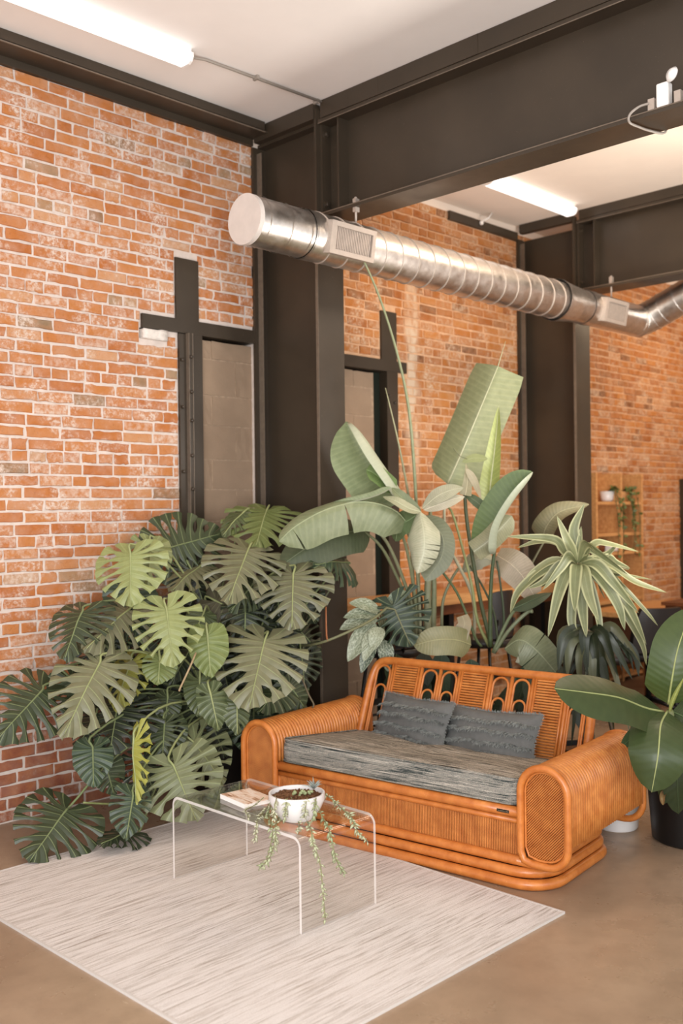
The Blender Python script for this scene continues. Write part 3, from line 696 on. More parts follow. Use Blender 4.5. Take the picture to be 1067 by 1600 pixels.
trail([PX(505, 1240, -.02), TT(520, 1250), TT(534, 1264), TT(548, 1276), HY(558, 1298), HY(574, 1314)], 26, .022, g1)
trail([PX(455, 1246, -.06), TT(461, 1268), TT(467, 1290), TT(463, 1297)], 12, .018, g3)
trail([PX(412, 1246, -.02), TT(398, 1258), TT(384, 1266), TT(388, 1276)], 10, .013, g3)
for x_, c_ in ((432, g3), (449, g1), (480, g3), (494, g2)):
    trail([PX(x_, 1247, -.085), PX(x_-2, 1256, -.118), PX(x_-3, 1268, -.118), PX(x_-5, 1277, -.108)], 9, .019, c_)
mb = MB()
for k in range(26):
    a_ = k*2.4; el = .35+.9*((k*7) % 11)/11; Lk = .05*rg.uniform(.7, 1.1)
    c = PX(490, 1232, .02); dv = V((math.cos(a_)*math.cos(el), math.sin(a_)*math.cos(el), math.sin(el)))
    mb.tube([c, c+dv*Lk*.5+V((0, 0, .004)), c+dv*Lk+V((0, 0, -.004))], [.0035, .0028, .0004], 5)
link_mesh('air_plant', mb, M_stem, t, o, True, col=srgb(150, 156, 150))
mb = MB()
for k in range(18):
    c = PX(472+rg.uniform(-14, 20), 1240+rg.uniform(-4, 3), .0); mb.ball(c, (.009, .007, .006), 6, 4, Euler((rg.random(), rg.random()*2, rg.random()*6)).to_matrix())
link_mesh('succulent_rosette', mb, M_stem, t, o, True, col=srgb(142, 150, 108))

# ================================================================== SOFA
SO = V((-.374, -1.813, 0)); SRZ = math.radians(6.79)
t = thing('rattan_sofa', SO, 'honey coloured rattan sofa with rolled reed arms and an open arched back', 'sofa', rz=SRZ)
SM = Matrix.Translation(SO) @ Matrix.Rotation(SRZ, 4, 'Z')
def rrect(x0, x1, y0, y1, r, z, n=7):
    p = []
    for cx, cy, a0 in ((x1-r, y1-r, 0), (x0+r, y1-r, PI/2), (x0+r, y0+r, PI), (x1-r, y0+r, 1.5*PI)):
        for k in range(n): a_ = a0+PI/2*k/(n-1); p.append((cx+r*math.cos(a_), cy+r*math.sin(a_), z))
    return p
def dens(p, m=6):
    out = []
    for a_, b_ in zip(p, p[1:]+p[:1]):
        k = max(1, int((V(b_)-V(a_)).length/.15))
        for i in range(k): out.append(tuple(V(a_).lerp(V(b_), i/k)))
    return out
for x0, z, r, yy in ((-.418, .024, .024, .850), (-.402, .070, .023, .835)):
    link_mesh('base_rail', MB().tube(dens(rrect(x0, .30, -yy, yy, .16, z)), r, 12, closed=True), M_cane, t, smooth=True)
link_mesh('base_rail', MB().tube(dens(rrect(-.385, .30, -.822, .822, .14, .115)), .022, 12, closed=True), M_cane, t, smooth=True)
link_mesh('base_board', MB().bx(-.36, .28, -.80, .80, .02, .19), M_reeddark, t)
FX = -.372
link_mesh('lower_front_rail', MB().tube([(FX-.012, y, .114) for y in (-.84, -.5, 0, .5, .84)], .021, 12), M_cane, t, smooth=True)
link_mesh('upper_front_rail', MB().tube([(FX-.008, y, .327) for y in (-.735, -.4, 0, .4, .735)], .024, 12), M_cane, t, smooth=True)
link_mesh('upper_front_rail', MB().tube([(FX-.005, y, .288) for y in (-.735, -.4, 0, .4, .735)], .014, 10), M_cane, t, smooth=True)
link_mesh('front_board', MB().bx(FX, FX+.02, -.735, .735, .11, .32), M_reeddark, t)
mb = MB(); k = 0; y = -.705
while y < .706:
    mb.tube([(FX-.002, y, .132), (FX-.002, y, .278)], .0040, 5, cap=False); y += .0088
link_mesh('front_reeding', mb, M_panel, t, smooth=True, kind='stuff')
for s_ in (-1, 1): link_mesh('front_stile', MB().tube([(FX-.005, s_*.715, .12), (FX-.005, s_*.715, .29)], .011, 10), M_cane, t, smooth=True)
link_mesh('seat_deck', MB().box((-.01, 0, .288), (.70, 1.44, .02), Matrix.Rotation(.113, 3, 'Y')), M_reeddark, t)
tagm = link_mesh('name_plate', MB().bx(FX-.034, FX-.03, -.665, -.605, .322, .334), M_dark, t); tagm['label'] = 'tiny dark metal name plate'
mb = MB(); rr_ = random.Random(2)
for q in range(9): mb.bx(FX-.0348, FX-.0338, -.662+q*.006, -.6585+q*.006, .325, .325+rr_.uniform(.003, .006))
link_mesh('lettering', mb, M_steelL, tagm)
# arms
AZT, AR, AYC, AZB = .544, .1125, .833, .117
def arm_profile(s_, off=0.0, full=True, zin=.33, zout=.215, n=14):
    """inner side up, over the top, down the outer side; outline in (y, z)"""
    R = AR+off; zc = AZT-AR; p = []
    if full:
        rb = .094
        p.append((-R, AZB+.05-off)); p.append((-R, .25)); 
    else: p.append((-R, zin)); 
    for k in range(n+1): a_ = PI-PI*k/n; p.append((R*math.cos(a_), zc+R*math.sin(a_)))
    if full:
        p.append((R, .3))
        for k in range(7): a_ = -PI/2*k/6; p.append((R-rb+rb*math.cos(a_), AZB+rb-off*0+(rb+off)*math.sin(a_)-.0))
        p.append((-R+.06, AZB-off)); p.append((-R+.015, AZB+.012-off))
    else: p.append((R, zout))
    return [(s_*(AYC+a_), b_) for a_, b_ in p]
def clip_line(poly, p, d):
    ts = []
    for (ax, ay), (bx_, by) in zip(poly, poly[1:]+poly[:1]):
        ex, ey = bx_-ax, by-ay; den = d[0]*ey-d[1]*ex
        if abs(den) < 1e-9: continue
        tt = ((ax-p[0])*ey-(ay-p[1])*ex)/den; uu = ((ax-p[0])*d[1]-(ay-p[1])*d[0])/den
        if 0 <= uu < 1: ts.append(tt)
    ts.sort(); return [(ts[i], ts[i+1]) for i in range(0, len(ts)-1, 2)]
for s_ in (-1, 1):
    lab = 'right' if s_ < 0 else 'left'
    for x, nm in ((-.40, 'arm_front_frame'), (.455, 'arm_rear_frame')):
        pr = arm_profile(s_, -.0)
        link_mesh(nm, MB().tube(dens([(x, a_, b_) for a_, b_ in pr]), .0168, 12, closed=True), M_cane, t, smooth=True)
    pin = arm_profile(s_, -.016)
    mb = MB(); q = [mb.vert((-.385, a_, b_)) for a_, b_ in pin]; mb.face(q if s_ > 0 else q[::-1]); q = [mb.vert((-.37, a_, b_)) for a_, b_ in pin]; mb.face(q)
    fp = link_mesh('arm_front_panel', mb, M_reeddark, t)
    mb = MB(); ang = math.radians(47) * (1 if s_ > 0 else -1); dv = (math.cos(ang), math.sin(ang)); nv = (-dv[1], dv[0])
    for k in range(-60, 61):
        p_ = (s_*AYC+nv[0]*k*.0082, .33+nv[1]*k*.0082)
        for ta, tb in clip_line(pin, p_, dv):
            if tb-ta > .01: mb.tube([(-.386, p_[0]+dv[0]*ta, p_[1]+dv[1]*ta), (-.386, p_[0]+dv[0]*tb, p_[1]+dv[1]*tb)], .0036, 4, cap=False)
    link_mesh('diagonal_reeds', mb, M_panel, fp, smooth=True, kind='stuff')
    link_mesh('panel_bead', MB().tube(dens([(-.392, a_, b_) for a_, b_ in arm_profile(s_, -.020)]), .0055, 6, closed=True), M_cane, fp, smooth=True)
    mb = MB(); x = -.365
    while x < .435:
        pr = arm_profile(s_, -.001, False, n=12)
        pts = [(x, a_, b_) for a_, b_ in pr]; pts.insert(1, tuple((V(pts[0])+V(pts[1]))/2)); pts.insert(-1, tuple((V(pts[-1])+V(pts[-2]))/2))
        mb.tube(pts, .0112, 7, cap=True); x += .0240
    link_mesh('arm_reed_wrap', mb, M_reed, t, smooth=True, kind='stuff')
    mb = MB(); pr = arm_profile(s_, -.015, False, n=12); A = [mb.vert((-.37, a_, b_)) for a_, b_ in pr]; B = [mb.vert((.44, a_, b_)) for a_, b_ in pr]
    for i in range(len(pr)-1): mb.face((A[i], A[i+1], B[i+1], B[i]))
    link_mesh('arm_lining', mb, M_reeddark, t)
# back
def BK(y, s): return V((.306+.172*s, y, .335+.45*s))
BH = .700
pts = []
for (y, s) in ((BH, -.05), (BH, .3), (BH-.005, .7), (BH-.02, .88), (BH-.05, .965), (BH-.10, .995), (BH-.2, 1.0), (.3, 1.0), (0, 1.0)): pts.append(BK(y, s))
pts = pts+[V((p_.x, -p_.y, p_.z)) for p_ in pts[-2::-1]]
link_mesh('back_frame', MB().tube(catmull(pts, 60), .0235, 12), M_cane, t, smooth=True)
aw = .128; pw = .2; ys = BH-.022
edges = []; y = ys
seq = ['a', 'p', 'a', 'a', 'p', 'a', 'a', 'p', 'a']
tot = 6*aw+3*pw; sc_ = 2*ys/tot; aw *= sc_; pw *= sc_
def stadium(y0, y1, s0, s1, n=8):
    p = []; c = (y0+y1)/2; r = abs(y1-y0)/2; rs = r/.493
    for k in range(n+1): a_ = PI*k/n; p.append(BK(c+r*math.cos(a_), s1-rs+rs*math.sin(a_)))
    for k in range(n+1): a_ = PI+PI*k/n; p.append(BK(c+r*math.cos(a_), s0+rs+rs*math.sin(a_)))
    return [tuple(q) for q in p]
for ki, kd in enumerate(seq):
    wd = aw if kd == 'a' else pw; y1 = y-wd
    if ki > 0:      # post between bays: a pair of poles
        link_mesh('back_post', MB().tube([BK(y, -.04), BK(y, .5), BK(y, .975)], .0112, 10), M_cane, t, smooth=True)
    if kd == 'a':
        link_mesh('back_arch', MB().tube(dens(stadium(y-.0165, y1+.0165, .03, .935)), .0072, 8, closed=True), M_cane, t, smooth=True)
        link_mesh('back_arch', MB().tube(dens(stadium(y-.028, y1+.028, .06, .70)), .0062, 8, closed=True), M_cane, t, smooth=True)
    else:
        mb = MB(); s = .0
        while s < .965:
            mb.tube([BK(y-.020, s), BK(y1+.020, s)], .0066, 6, cap=False); s += .0305
        link_mesh('back_reed_panel', mb, M_reed, t, smooth=True, kind='stuff')
        for yy in (y-.0175, y1+.0175): link_mesh('panel_stile', MB().tube([BK(yy, -.02)-V((.006, 0, 0)), BK(yy, .96)-V((.006, 0, 0))], .0075, 8), M_cane, t, smooth=True)
    y = y1
for yy in (-.6, 0, .6): link_mesh('rear_leg', MB().tube([(.40, yy, 0.0), (.385, yy, .2), BK(yy, .1)+V((.03, 0, 0))], .02, 10), M_cane, t, smooth=True)
link_mesh('rear_rail', MB().tube([BK(-.70, -.01)+V((.0, 0, 0)), BK(0, -.01), BK(.70, -.01)], .02, 10), M_cane, t, smooth=True)

# cushion
def soft_box(x0, x1, y0, y1, z0, z1, r, n=10, crown=.012):
    mb = MB(); NX, NY = 22, 46
    return mb
ct = thing('seat_cushion', SM @ V((-.02, 0, .312)), 'long grey and black woven striped seat cushion on the rattan sofa', 'cushion', rz=SRZ); ct.rotation_euler = (0, .113, SRZ)
def cushion(mb_side, mb_top):
    x0, x1, y0, y1, z0, z1, rc = -.372, .325, -.713, .713, 0.0, .122, .085
    out = []
    for cx, cy, a0 in ((x1-.03, y1-.03, 0), (x0+rc, y1-rc, PI/2), (x0+rc, y0+rc, PI), (x1-.03, y0+.03, 1.5*PI)):
        r = rc if cx < 0 else .03
        for k in range(7): a_ = a0+PI/2*k/6; out.append((cx+r*math.cos(a_), cy+r*math.sin(a_)))
    o2 = []
    for a_, b_ in zip(out, out[1:]+out[:1]):
        k = max(1, int((V(b_)-V(a_)).length/.06))
        for i in range(k): o2.append(V(a_).lerp(V(b_), i/k))
    n = len(o2); cen = V(((x0+x1)/2, (y0+y1)/2))
    prof = [(.018, 0), (.006, .004), (.0, .012), (-.004, .04), (-.006, .066), (-.004, .090), (0, .106), (.006, .114), (.014, .117)]
    rings = []
    for ins, z in prof:
        rg_ = []
        for i, p_ in enumerate(o2):
            tn = (o2[(i+1) % n]-o2[i-1]).normalized(); nr = V((-tn.y, tn.x))
            q = p_+nr*ins; rg_.append(mb_side.vert((q.x, q.y, z+.0025*math.sin(i*.7)*(z > .05))))
        rings.append(rg_)
    for A, B in zip(rings, rings[1:]):
        for k in range(n): mb_side.face((A[k], A[(k+1) % n], B[(k+1) % n], B[k]))
    mb_side.face(rings[0][::-1])
    T = []
    for f, dz in ((1.0, 0), (.93, .006), (.8, .010), (.6, .012), (.3, .012)):
        rg_ = []
        for i in range(n):
            q = mb_side.v[rings[-1][i]]; rg_.append(mb_top.vert((q.x+(cen.x-q.x)*(1-f), q.y+(cen.y-q.y)*(1-f), q.z+dz+.003*math.sin(q.y*9+f*4))))
        T.append(rg_)
    for A, B in zip(T, T[1:]):
        for k in range(n): mb_top.face((A[k], A[(k+1) % n], B[(k+1) % n], B[k]))
    mb_top.face(T[-1]); return o2
ms, mt = MB(), MB(); o2 = cushion(ms, mt)
link_mesh('cushion_boxing', ms, M_seat, ct, smooth=True); link_mesh('cushion_top', mt, M_seattop, ct, smooth=True)
link_mesh('piping', MB().tube([(p_.x, p_.y, .114) for p_ in o2], .0055, 6, closed=True), M_seat, ct, smooth=True)
link_mesh('piping', MB().tube([(p_.x, p_.y, .006) for p_ in o2], .0055, 6, closed=True), M_seat, ct, smooth=True)

# pillows
def pillow(cpos, yaw, lean, roll, w_, h_, th, label, seed):
    rp = random.Random(seed)
    X = V((-math.sin(yaw), -math.cos(yaw)*1.0, 0)).normalized()         # width axis, to the right in the picture
    X = V((-math.sin(yaw), -math.cos(yaw), 0)); Nn = V((-math.cos(yaw)*math.cos(lean), math.sin(yaw)*math.cos(lean), math.sin(lean)))
    Z = Nn.cross(X)*-1
    if Z.z < 0: Z = -Z
    q = Matrix.Rotation(roll, 3, Nn); X = q @ X; Z = q @ Z
    base = V(cpos)-Z*h_/2
    t = thing('throw_pillow', base, label, 'pillow', 'fringed throw pillows on the sofa')
    NU, NVv = 26, 18
    def surf(u, v_, sd):
        e = (1-abs(u)**2.6)*(1-abs(v_)**2.6); e = max(e, 0)**.55
        pin = 1-.06*(abs(v_)**2)*(1-abs(u)) ; pinv = 1-.07*(abs(u)**2)*(1-abs(v_))
        wr = .006*math.sin(u*5+v_*3+seed)+.004*math.sin(v_*9+u*2)
        return V(cpos)+X*(u*w_/2*pinv*(1-.03*(1-v_*v_)*0))+Z*(v_*h_/2*(1-.10*(1-abs(u))*abs(v_)))+Nn*(sd*th/2*e+wr*e)
    mb = MB()
    for sd in (1, -1):
        g = [[mb.vert(surf(-1+2*i/NU, -1+2*j/NVv, sd)) for i in range(NU+1)] for j in range(NVv+1)]
        for j in range(NVv):
            for i in range(NU):
                f = (g[j][i], g[j][i+1], g[j+1][i+1], g[j+1][i]); mb.face(f if sd > 0 else f[::-1])
    link_mesh('pillow_cover', mb, M_pill, t, base, True)
    fm = MB()
    def tuft(p_, d, L, wdt):
        sd_ = d.cross(Nn).normalized()*wdt; e = p_+d*L+Nn*rp.uniform(-.003, .006)+sd_*rp.uniform(-2, 2)
        m_ = p_+d*L*.55+Nn*.006
        a = [fm.vert(p_-sd_), fm.vert(p_+sd_), fm.vert(m_+sd_*.8), fm.vert(m_-sd_*.8), fm.vert(e)]
        fm.face((a[0], a[1], a[2], a[3])); fm.face((a[3], a[2], a[4]))
    for v0 in (.56, .18, -.24, -.66):
        for k in range(440):
            u = -1+2*(k+rp.random())/440; vv = v0+.03*math.sin(u*7+v0*9)+.02*math.sin(u*17+v0*5)+rp.uniform(-.035, .035)
            tuft(surf(u*.985, vv, 1)+Nn*.002, (-Z+X*rp.uniform(-.7, .7)+Nn*rp.uniform(.3, 1.3)).normalized(), rp.uniform(.014, .038), .0026)
    for k in range(170):
        u = -1+2*(k+rp.random())/170
        tuft(surf(u, 1, 1), (Z+X*rp.uniform(-.8, .8)).normalized(), rp.uniform(.006, .018), .0022); tuft(surf(u, -1, 1), (-Z+X*rp.uniform(-.8, .8)+Nn*.3).normalized(), rp.uniform(.006, .02), .0022)
    for k in range(70):
        v_ = -1+2*(k+rp.random())/70
        for sg in (-1, 1): tuft(surf(sg, v_, 1), (X*sg+Z*rp.uniform(-.8, .8)).normalized(), rp.uniform(.006, .02), .0022)
    link_mesh('fringe', fm, M_fringe, t, base, kind='stuff')
    return t
pillow(SM @ V((.258, .288, .492)), SRZ+math.radians(3), math.radians(24), math.radians(2), .585, .290, .14, 'slate grey fringed throw pillow at left, nearer the window frame', 1)
pillow(SM @ V((.246, -.205, .478)), SRZ-math.radians(5), math.radians(24), math.radians(3), .60, .292, .14, 'slate grey fringed throw pillow at right, nearer the right sofa arm', 2)

# ================================================================== BAR COUNTER AND FAR FURNITURE
t = thing('bar_counter', (1.65, -.22, 0), 'long honey wood bar counter along the back brick wall', 'counter'); o = t.location
for k in range(3):
    link_mesh('plank', MB().bx(.24, 3.05, -.42+.138*k, -.42+.138*(k+1)-.002, .955, 1.03), M_wood, t, o)
link_mesh('apron', MB().bx(.26, 3.03, -.39, -.36, .88, .955), M_wooddk, t, o)
for x in (.4, 1.65, 2.9): link_mesh('leg', MB().bx(x-.03, x+.03, -.36, -.30, 0, .985), M_blackpot, t, o)
link_mesh('footrest', MB().bx(.3, 3.0, -.34, -.32, .3, .34), M_blackpot, t, o)
def bar_stool(px, py, d, yaw, label):
    c = dp(px, py, d); fl_ = V((c.x, c.y, 0))
    t = thing('bar_stool', fl_, label, 'stool', None, rz=yaw)
    zt = c.z
    mb = MB()
    nU = 10; A = []; B = []
    for i in range(nU+1):
        a_ = -.65+1.3*i/nU; x, y = .26*math.sin(a_), -.26*math.cos(a_)+.06
        for rr, lst in ((1.0, A), (.88, B)):
            cu = (1-abs(i/nU*2-1)**4)
            lst.append([mb.vert((x*rr, y*rr, z)) for z in (zt-.33, zt-.2, zt-.05, zt-.0-.025*(1-cu))])
    for L in (A, B):
        for a_, b_ in zip(L, L[1:]):
            for k in range(3): mb.face((a_[k], b_[k], b_[k+1], a_[k+1]))
    for i in range(nU): mb.face((A[i][3], A[i+1][3], B[i+1][3], B[i][3])); mb.face((A[i][0], B[i][0], B[i+1][0], A[i+1][0]))
    for i in (0, nU):
        for k in range(3): mb.face((A[i][k], A[i][k+1], B[i][k+1], B[i][k]))
    link_mesh('backrest', mb, M_leather, t, smooth='auto')
    link_mesh('seat', MB().lathe((0, 0, zt-.40), [(.0, 0), (.19, 0), (.205, .025), (.20, .055), (.12, .07), (0, .072)], 24), M_leather, t, smooth=True)
    for sx in (-1, 1):
        for sy in (-1, 1): link_mesh('leg', MB().tube([(sx*.12, sy*.12, zt-.40), (sx*.19, sy*.19, 0)], .012, 8), M_blackpot, t, smooth=True)
        link_mesh('back_strut', MB().tube([(sx*.1, -.16, zt-.38), (sx*.1, -.19, zt-.2)], .012, 8), M_blackpot, t, smooth=True)
    link_mesh('foot_ring', MB().tube([(.165*math.cos(a_*PI/12)*1.3, .165*math.sin(a_*PI/12)*1.3, .25) for a_ in range(24)], .009, 8, closed=True), M_blackpot, t, smooth=True)
    return t
bar_stool(755, 921, 7.15, math.radians(4), 'black leather bar stool at the counter, right one behind the tall green stalks')
bar_stool(612, 931, 6.75, math.radians(4), 'black leather bar stool at the counter, left one behind the silver leaved plant')

# shelf against the far wall
t = thing('bookshelf', (4.40, -.16, 0), 'tall honey wood open bookshelf against the far brick wall', 'shelf'); o = t.location
X0, X1 = 3.9, 4.80
for x in (X0, 4.36, X1-.03): link_mesh('upright', MB().bx(x, x+.03, -.30, -.02, 0, 2.0), M_wood, t, o)
for z in (.03, .76, 1.22, 1.40, 1.70): link_mesh('shelf_board', MB().bx(X0+.03, X1-.03, -.29, -.03, z, z+.03), M_wood, t, o)
link_mesh('back_panel', MB().bx(X0, 4.37, -.035, -.015, 0, 2.0), M_wood, t, o); link_mesh('back_panel', MB().bx(4.37, X1, -.035, -.015, 0, 2.0), M_wooddk, t, o)
def pothos(c, lab, vines, seed, potm):
    r = random.Random(seed); t = thing('potted_pothos', c, lab, 'plant'); o = V(c)
    link_mesh('pot', MB().lathe(o, [(.045, 0), (.06, .02), (.07, .10), (.062, .10), (.05, .085), (0, .085)], 18), potm, t, o, True)
    for k in range(vines):
        L = r.uniform(.15, .62); dx = r.uniform(-.05, .12)
        pts = catmull([o+V((0, 0, .09)), o+V((dx*.6, -.08, .13)), o+V((dx, -.12, .02)), o+V((dx+.03, -.13, -L*.5)), o+V((dx+.01, -.13, -L))], 14)
        st = link_mesh('vine', MB().tube(pts, .003, 5), M_stem, t, o, True, col=srgb(72, 84, 40))
        lm = MB()
        for p_ in pts[1:]:
            e = V((r.uniform(-1, 1), r.uniform(-1, .2), r.uniform(-.8, .5))).normalized(); s_ = r.uniform(.03, .05)
            sd = e.cross(V((0, -1, .3))).normalized()*s_*.45
            a = [lm.vert(p_), lm.vert(p_+e*s_*.5+sd), lm.vert(p_+e*s_*1.1), lm.vert(p_+e*s_*.5-sd), lm.vert(p_+e*s_*.5+V((0, -.006, .004)))]
            for f_ in ((0, 1, 4), (1, 2, 4), (2, 3, 4), (3, 0, 4)): lm.face([a[z_] for z_ in f_])
        link_mesh('vine_leaves', lm, M_stem, st, o, True, col=srgb(92, 104, 50), kind='stuff')
pothos((4.33, -.17, 1.73), 'bushy green pothos on the top board of the far bookshelf', 5, 3, M_ceram)
pothos((4.60, -.17, 1.73), 'trailing green pothos hanging down the right half of the far bookshelf', 5, 4, M_wood)
tag(link_mesh('storage_box', MB().bx(4.22, 4.36, -.27, -.06, 1.252, 1.31), M_white, None, (4.3, -.16, 1.25), bevel=.01), 'small white box on the middle board of the far bookshelf', 'box')
tag(link_mesh('storage_basket', MB().lathe((4.16, -.16, 1.252), [(.05, 0), (.07, .01), (.08, .12), (.07, .12), (.06, .02), (0, .02)], 20), M_wooddk, None, (4.16, -.16, 1.252), True), 'round brown basket on the far bookshelf beside the white box', 'basket')

t = thing('desk', (4.15, -.75, 0), 'honey wood desk in front of the far bookshelf', 'desk'); o = t.location
link_mesh('desktop', MB().bx(3.45, 4.75, -1.05, -.42, .72, .76), M_wood, t, o)
link_mesh('front_panel', MB().bx(3.5, 4.7, -.52, -.49, .25, .72), M_wooddk, t, o)
for x in (3.5, 4.66): link_mesh('leg', MB().bx(x, x+.05, -1.02, -.97, 0, .72), M_wooddk, t, o); 
for x in (3.5, 4.66): link_mesh('leg', MB().bx(x, x+.05, -.5, -.45, 0, .72), M_wooddk, t, o)
def office_chair(c, yaw, h, lab):
    t = thing('office_chair', c, lab, 'chair', rz=yaw)
    g = MB(); nu = 8; A = []
    for j in range(7):
        z = .5+(h-.5)*j/6; wd = .24*(1-.28*(j/6)**3)
        A.append([[g.vert((wd*(i/nu*2-1), -.20-.05*j/6+.05*(i/nu*2-1)**2+dy, z)) for i in range(nu+1)] for dy in (0, .05)])
    for j in range(6):
        for s_ in (0, 1):
            for i in range(nu): g.face((A[j][s_][i], A[j][s_][i+1], A[j+1][s_][i+1], A[j+1][s_][i]))
        for i in (0, nu): g.face((A[j][0][i], A[j+1][0][i], A[j+1][1][i], A[j][1][i]))
    for j in (0, 6):
        for i in range(nu): g.face((A[j][0][i], A[j][1][i], A[j][1][i+1], A[j][0][i+1]))
    link_mesh('backrest', g, M_leather, t, smooth='auto')
    link_mesh('seat', MB().lathe((0, .03, .42), [(0, 0), (.2, 0), (.24, .03), (.23, .07), (0, .085)], 24), M_leather, t, smooth=True)
    link_mesh('gas_lift', MB().tube([(0, 0, .08), (0, 0, .42)], .025, 10), M_blackpot, t, smooth=True)
    for k in range(5):
        a_ = 2*PI*k/5; link_mesh('foot', MB().tube([(0, 0, .1), (.26*math.cos(a_), .26*math.sin(a_), .06)], [.022, .014], 8).ball((.26*math.cos(a_), .26*math.sin(a_), .03), .03, 8, 6), M_blackpot, t, smooth=True)
c = dp(1012, 975, 8.2)
office_chair((c.x, c.y, 0), math.radians(-30), .86, 'black office chair beyond the sofa, in front of the far brick wall')
c = dp(938, 880, 8.1)
office_chair((c.x, c.y, 0), math.radians(-150), 1.10, 'tall black office chair at the far desk under the bookshelf')
c = dp(1075, 950, 8.3)
t = thing('side_cabinet', (c.x+.15, c.y, 0), 'low brown wooden cabinet at the right edge below the dark door', 'cabinet'); o = V(t.location)
link_mesh('cabinet_body', MB().bx(o.x-.16, o.x+.5, o.y-.2, o.y+.2, .06, .84), M_wooddk, t, o, bevel=.006)
link_mesh('cabinet_top', MB().bx(o.x-.19, o.x+.53, o.y-.22, o.y+.22, .84, .87), M_wooddk, t, o)
link_mesh('plinth', MB().bx(o.x-.14, o.x+.48, o.y-.18, o.y+.18, 0, .06), M_blackpot, t, o)
for k in range(2):
    d_ = link_mesh('drawer', MB().bx(o.x-.175, o.x-.16, o.y-.18, o.y+.18, .12+.36*k, .44+.36*k), M_wooddk, t, o)
    link_mesh('drawer_knob', MB().ball((o.x-.185, o.y, .28+.36*k), .015, 8, 6), M_blackpot, d_, o, True)
t = tag(thing('door_1', (6.6, -.02, 0)), 'dark steel door frame at the right edge of the far wall', None, None, S); o = t.location
link_mesh('door_frame', MB().bx(6.20, 6.30, -.06, 0, 0, 1.98).bx(6.30, 7.1, -.06, 0, 1.90, 1.98).bx(7.0, 7.1, -.06, 0, 0, 1.9), M_steel, t, o)
link_mesh('door_leaf', MB().bx(6.30, 7.0, -.03, 0, 0, 1.90), M_black, t, o)
t = thing('wall_socket', (4.35, -.02, .95), 'white wall socket with a pale conduit and dangling cable on the far brick wall', 'socket')
px0 = atY(925, 906, -.03); t.location = px0; o = V(px0)
link_mesh('socket_box', MB().bx(o.x-.045, o.x+.045, -.05, -.005, o.z-.06, o.z+.06), M_white, t, o, bevel=.006)
link_mesh('conduit_drop', MB().tube([(o.x-.02, -.025, o.z-.05), (o.x-.02, -.025, .02)], .014, 8), M_galvm, t, o, True)
link_mesh('cable', MB().tube(catmull([(o.x+.03, -.05, o.z), (o.x+.16, -.07, o.z-.02), (o.x+.22, -.09, o.z-.25), (o.x+.12, -.08, o.z-.55), (o.x+.02, -.1, o.z-.8)], 20), .009, 6), M_black, t, o, True)

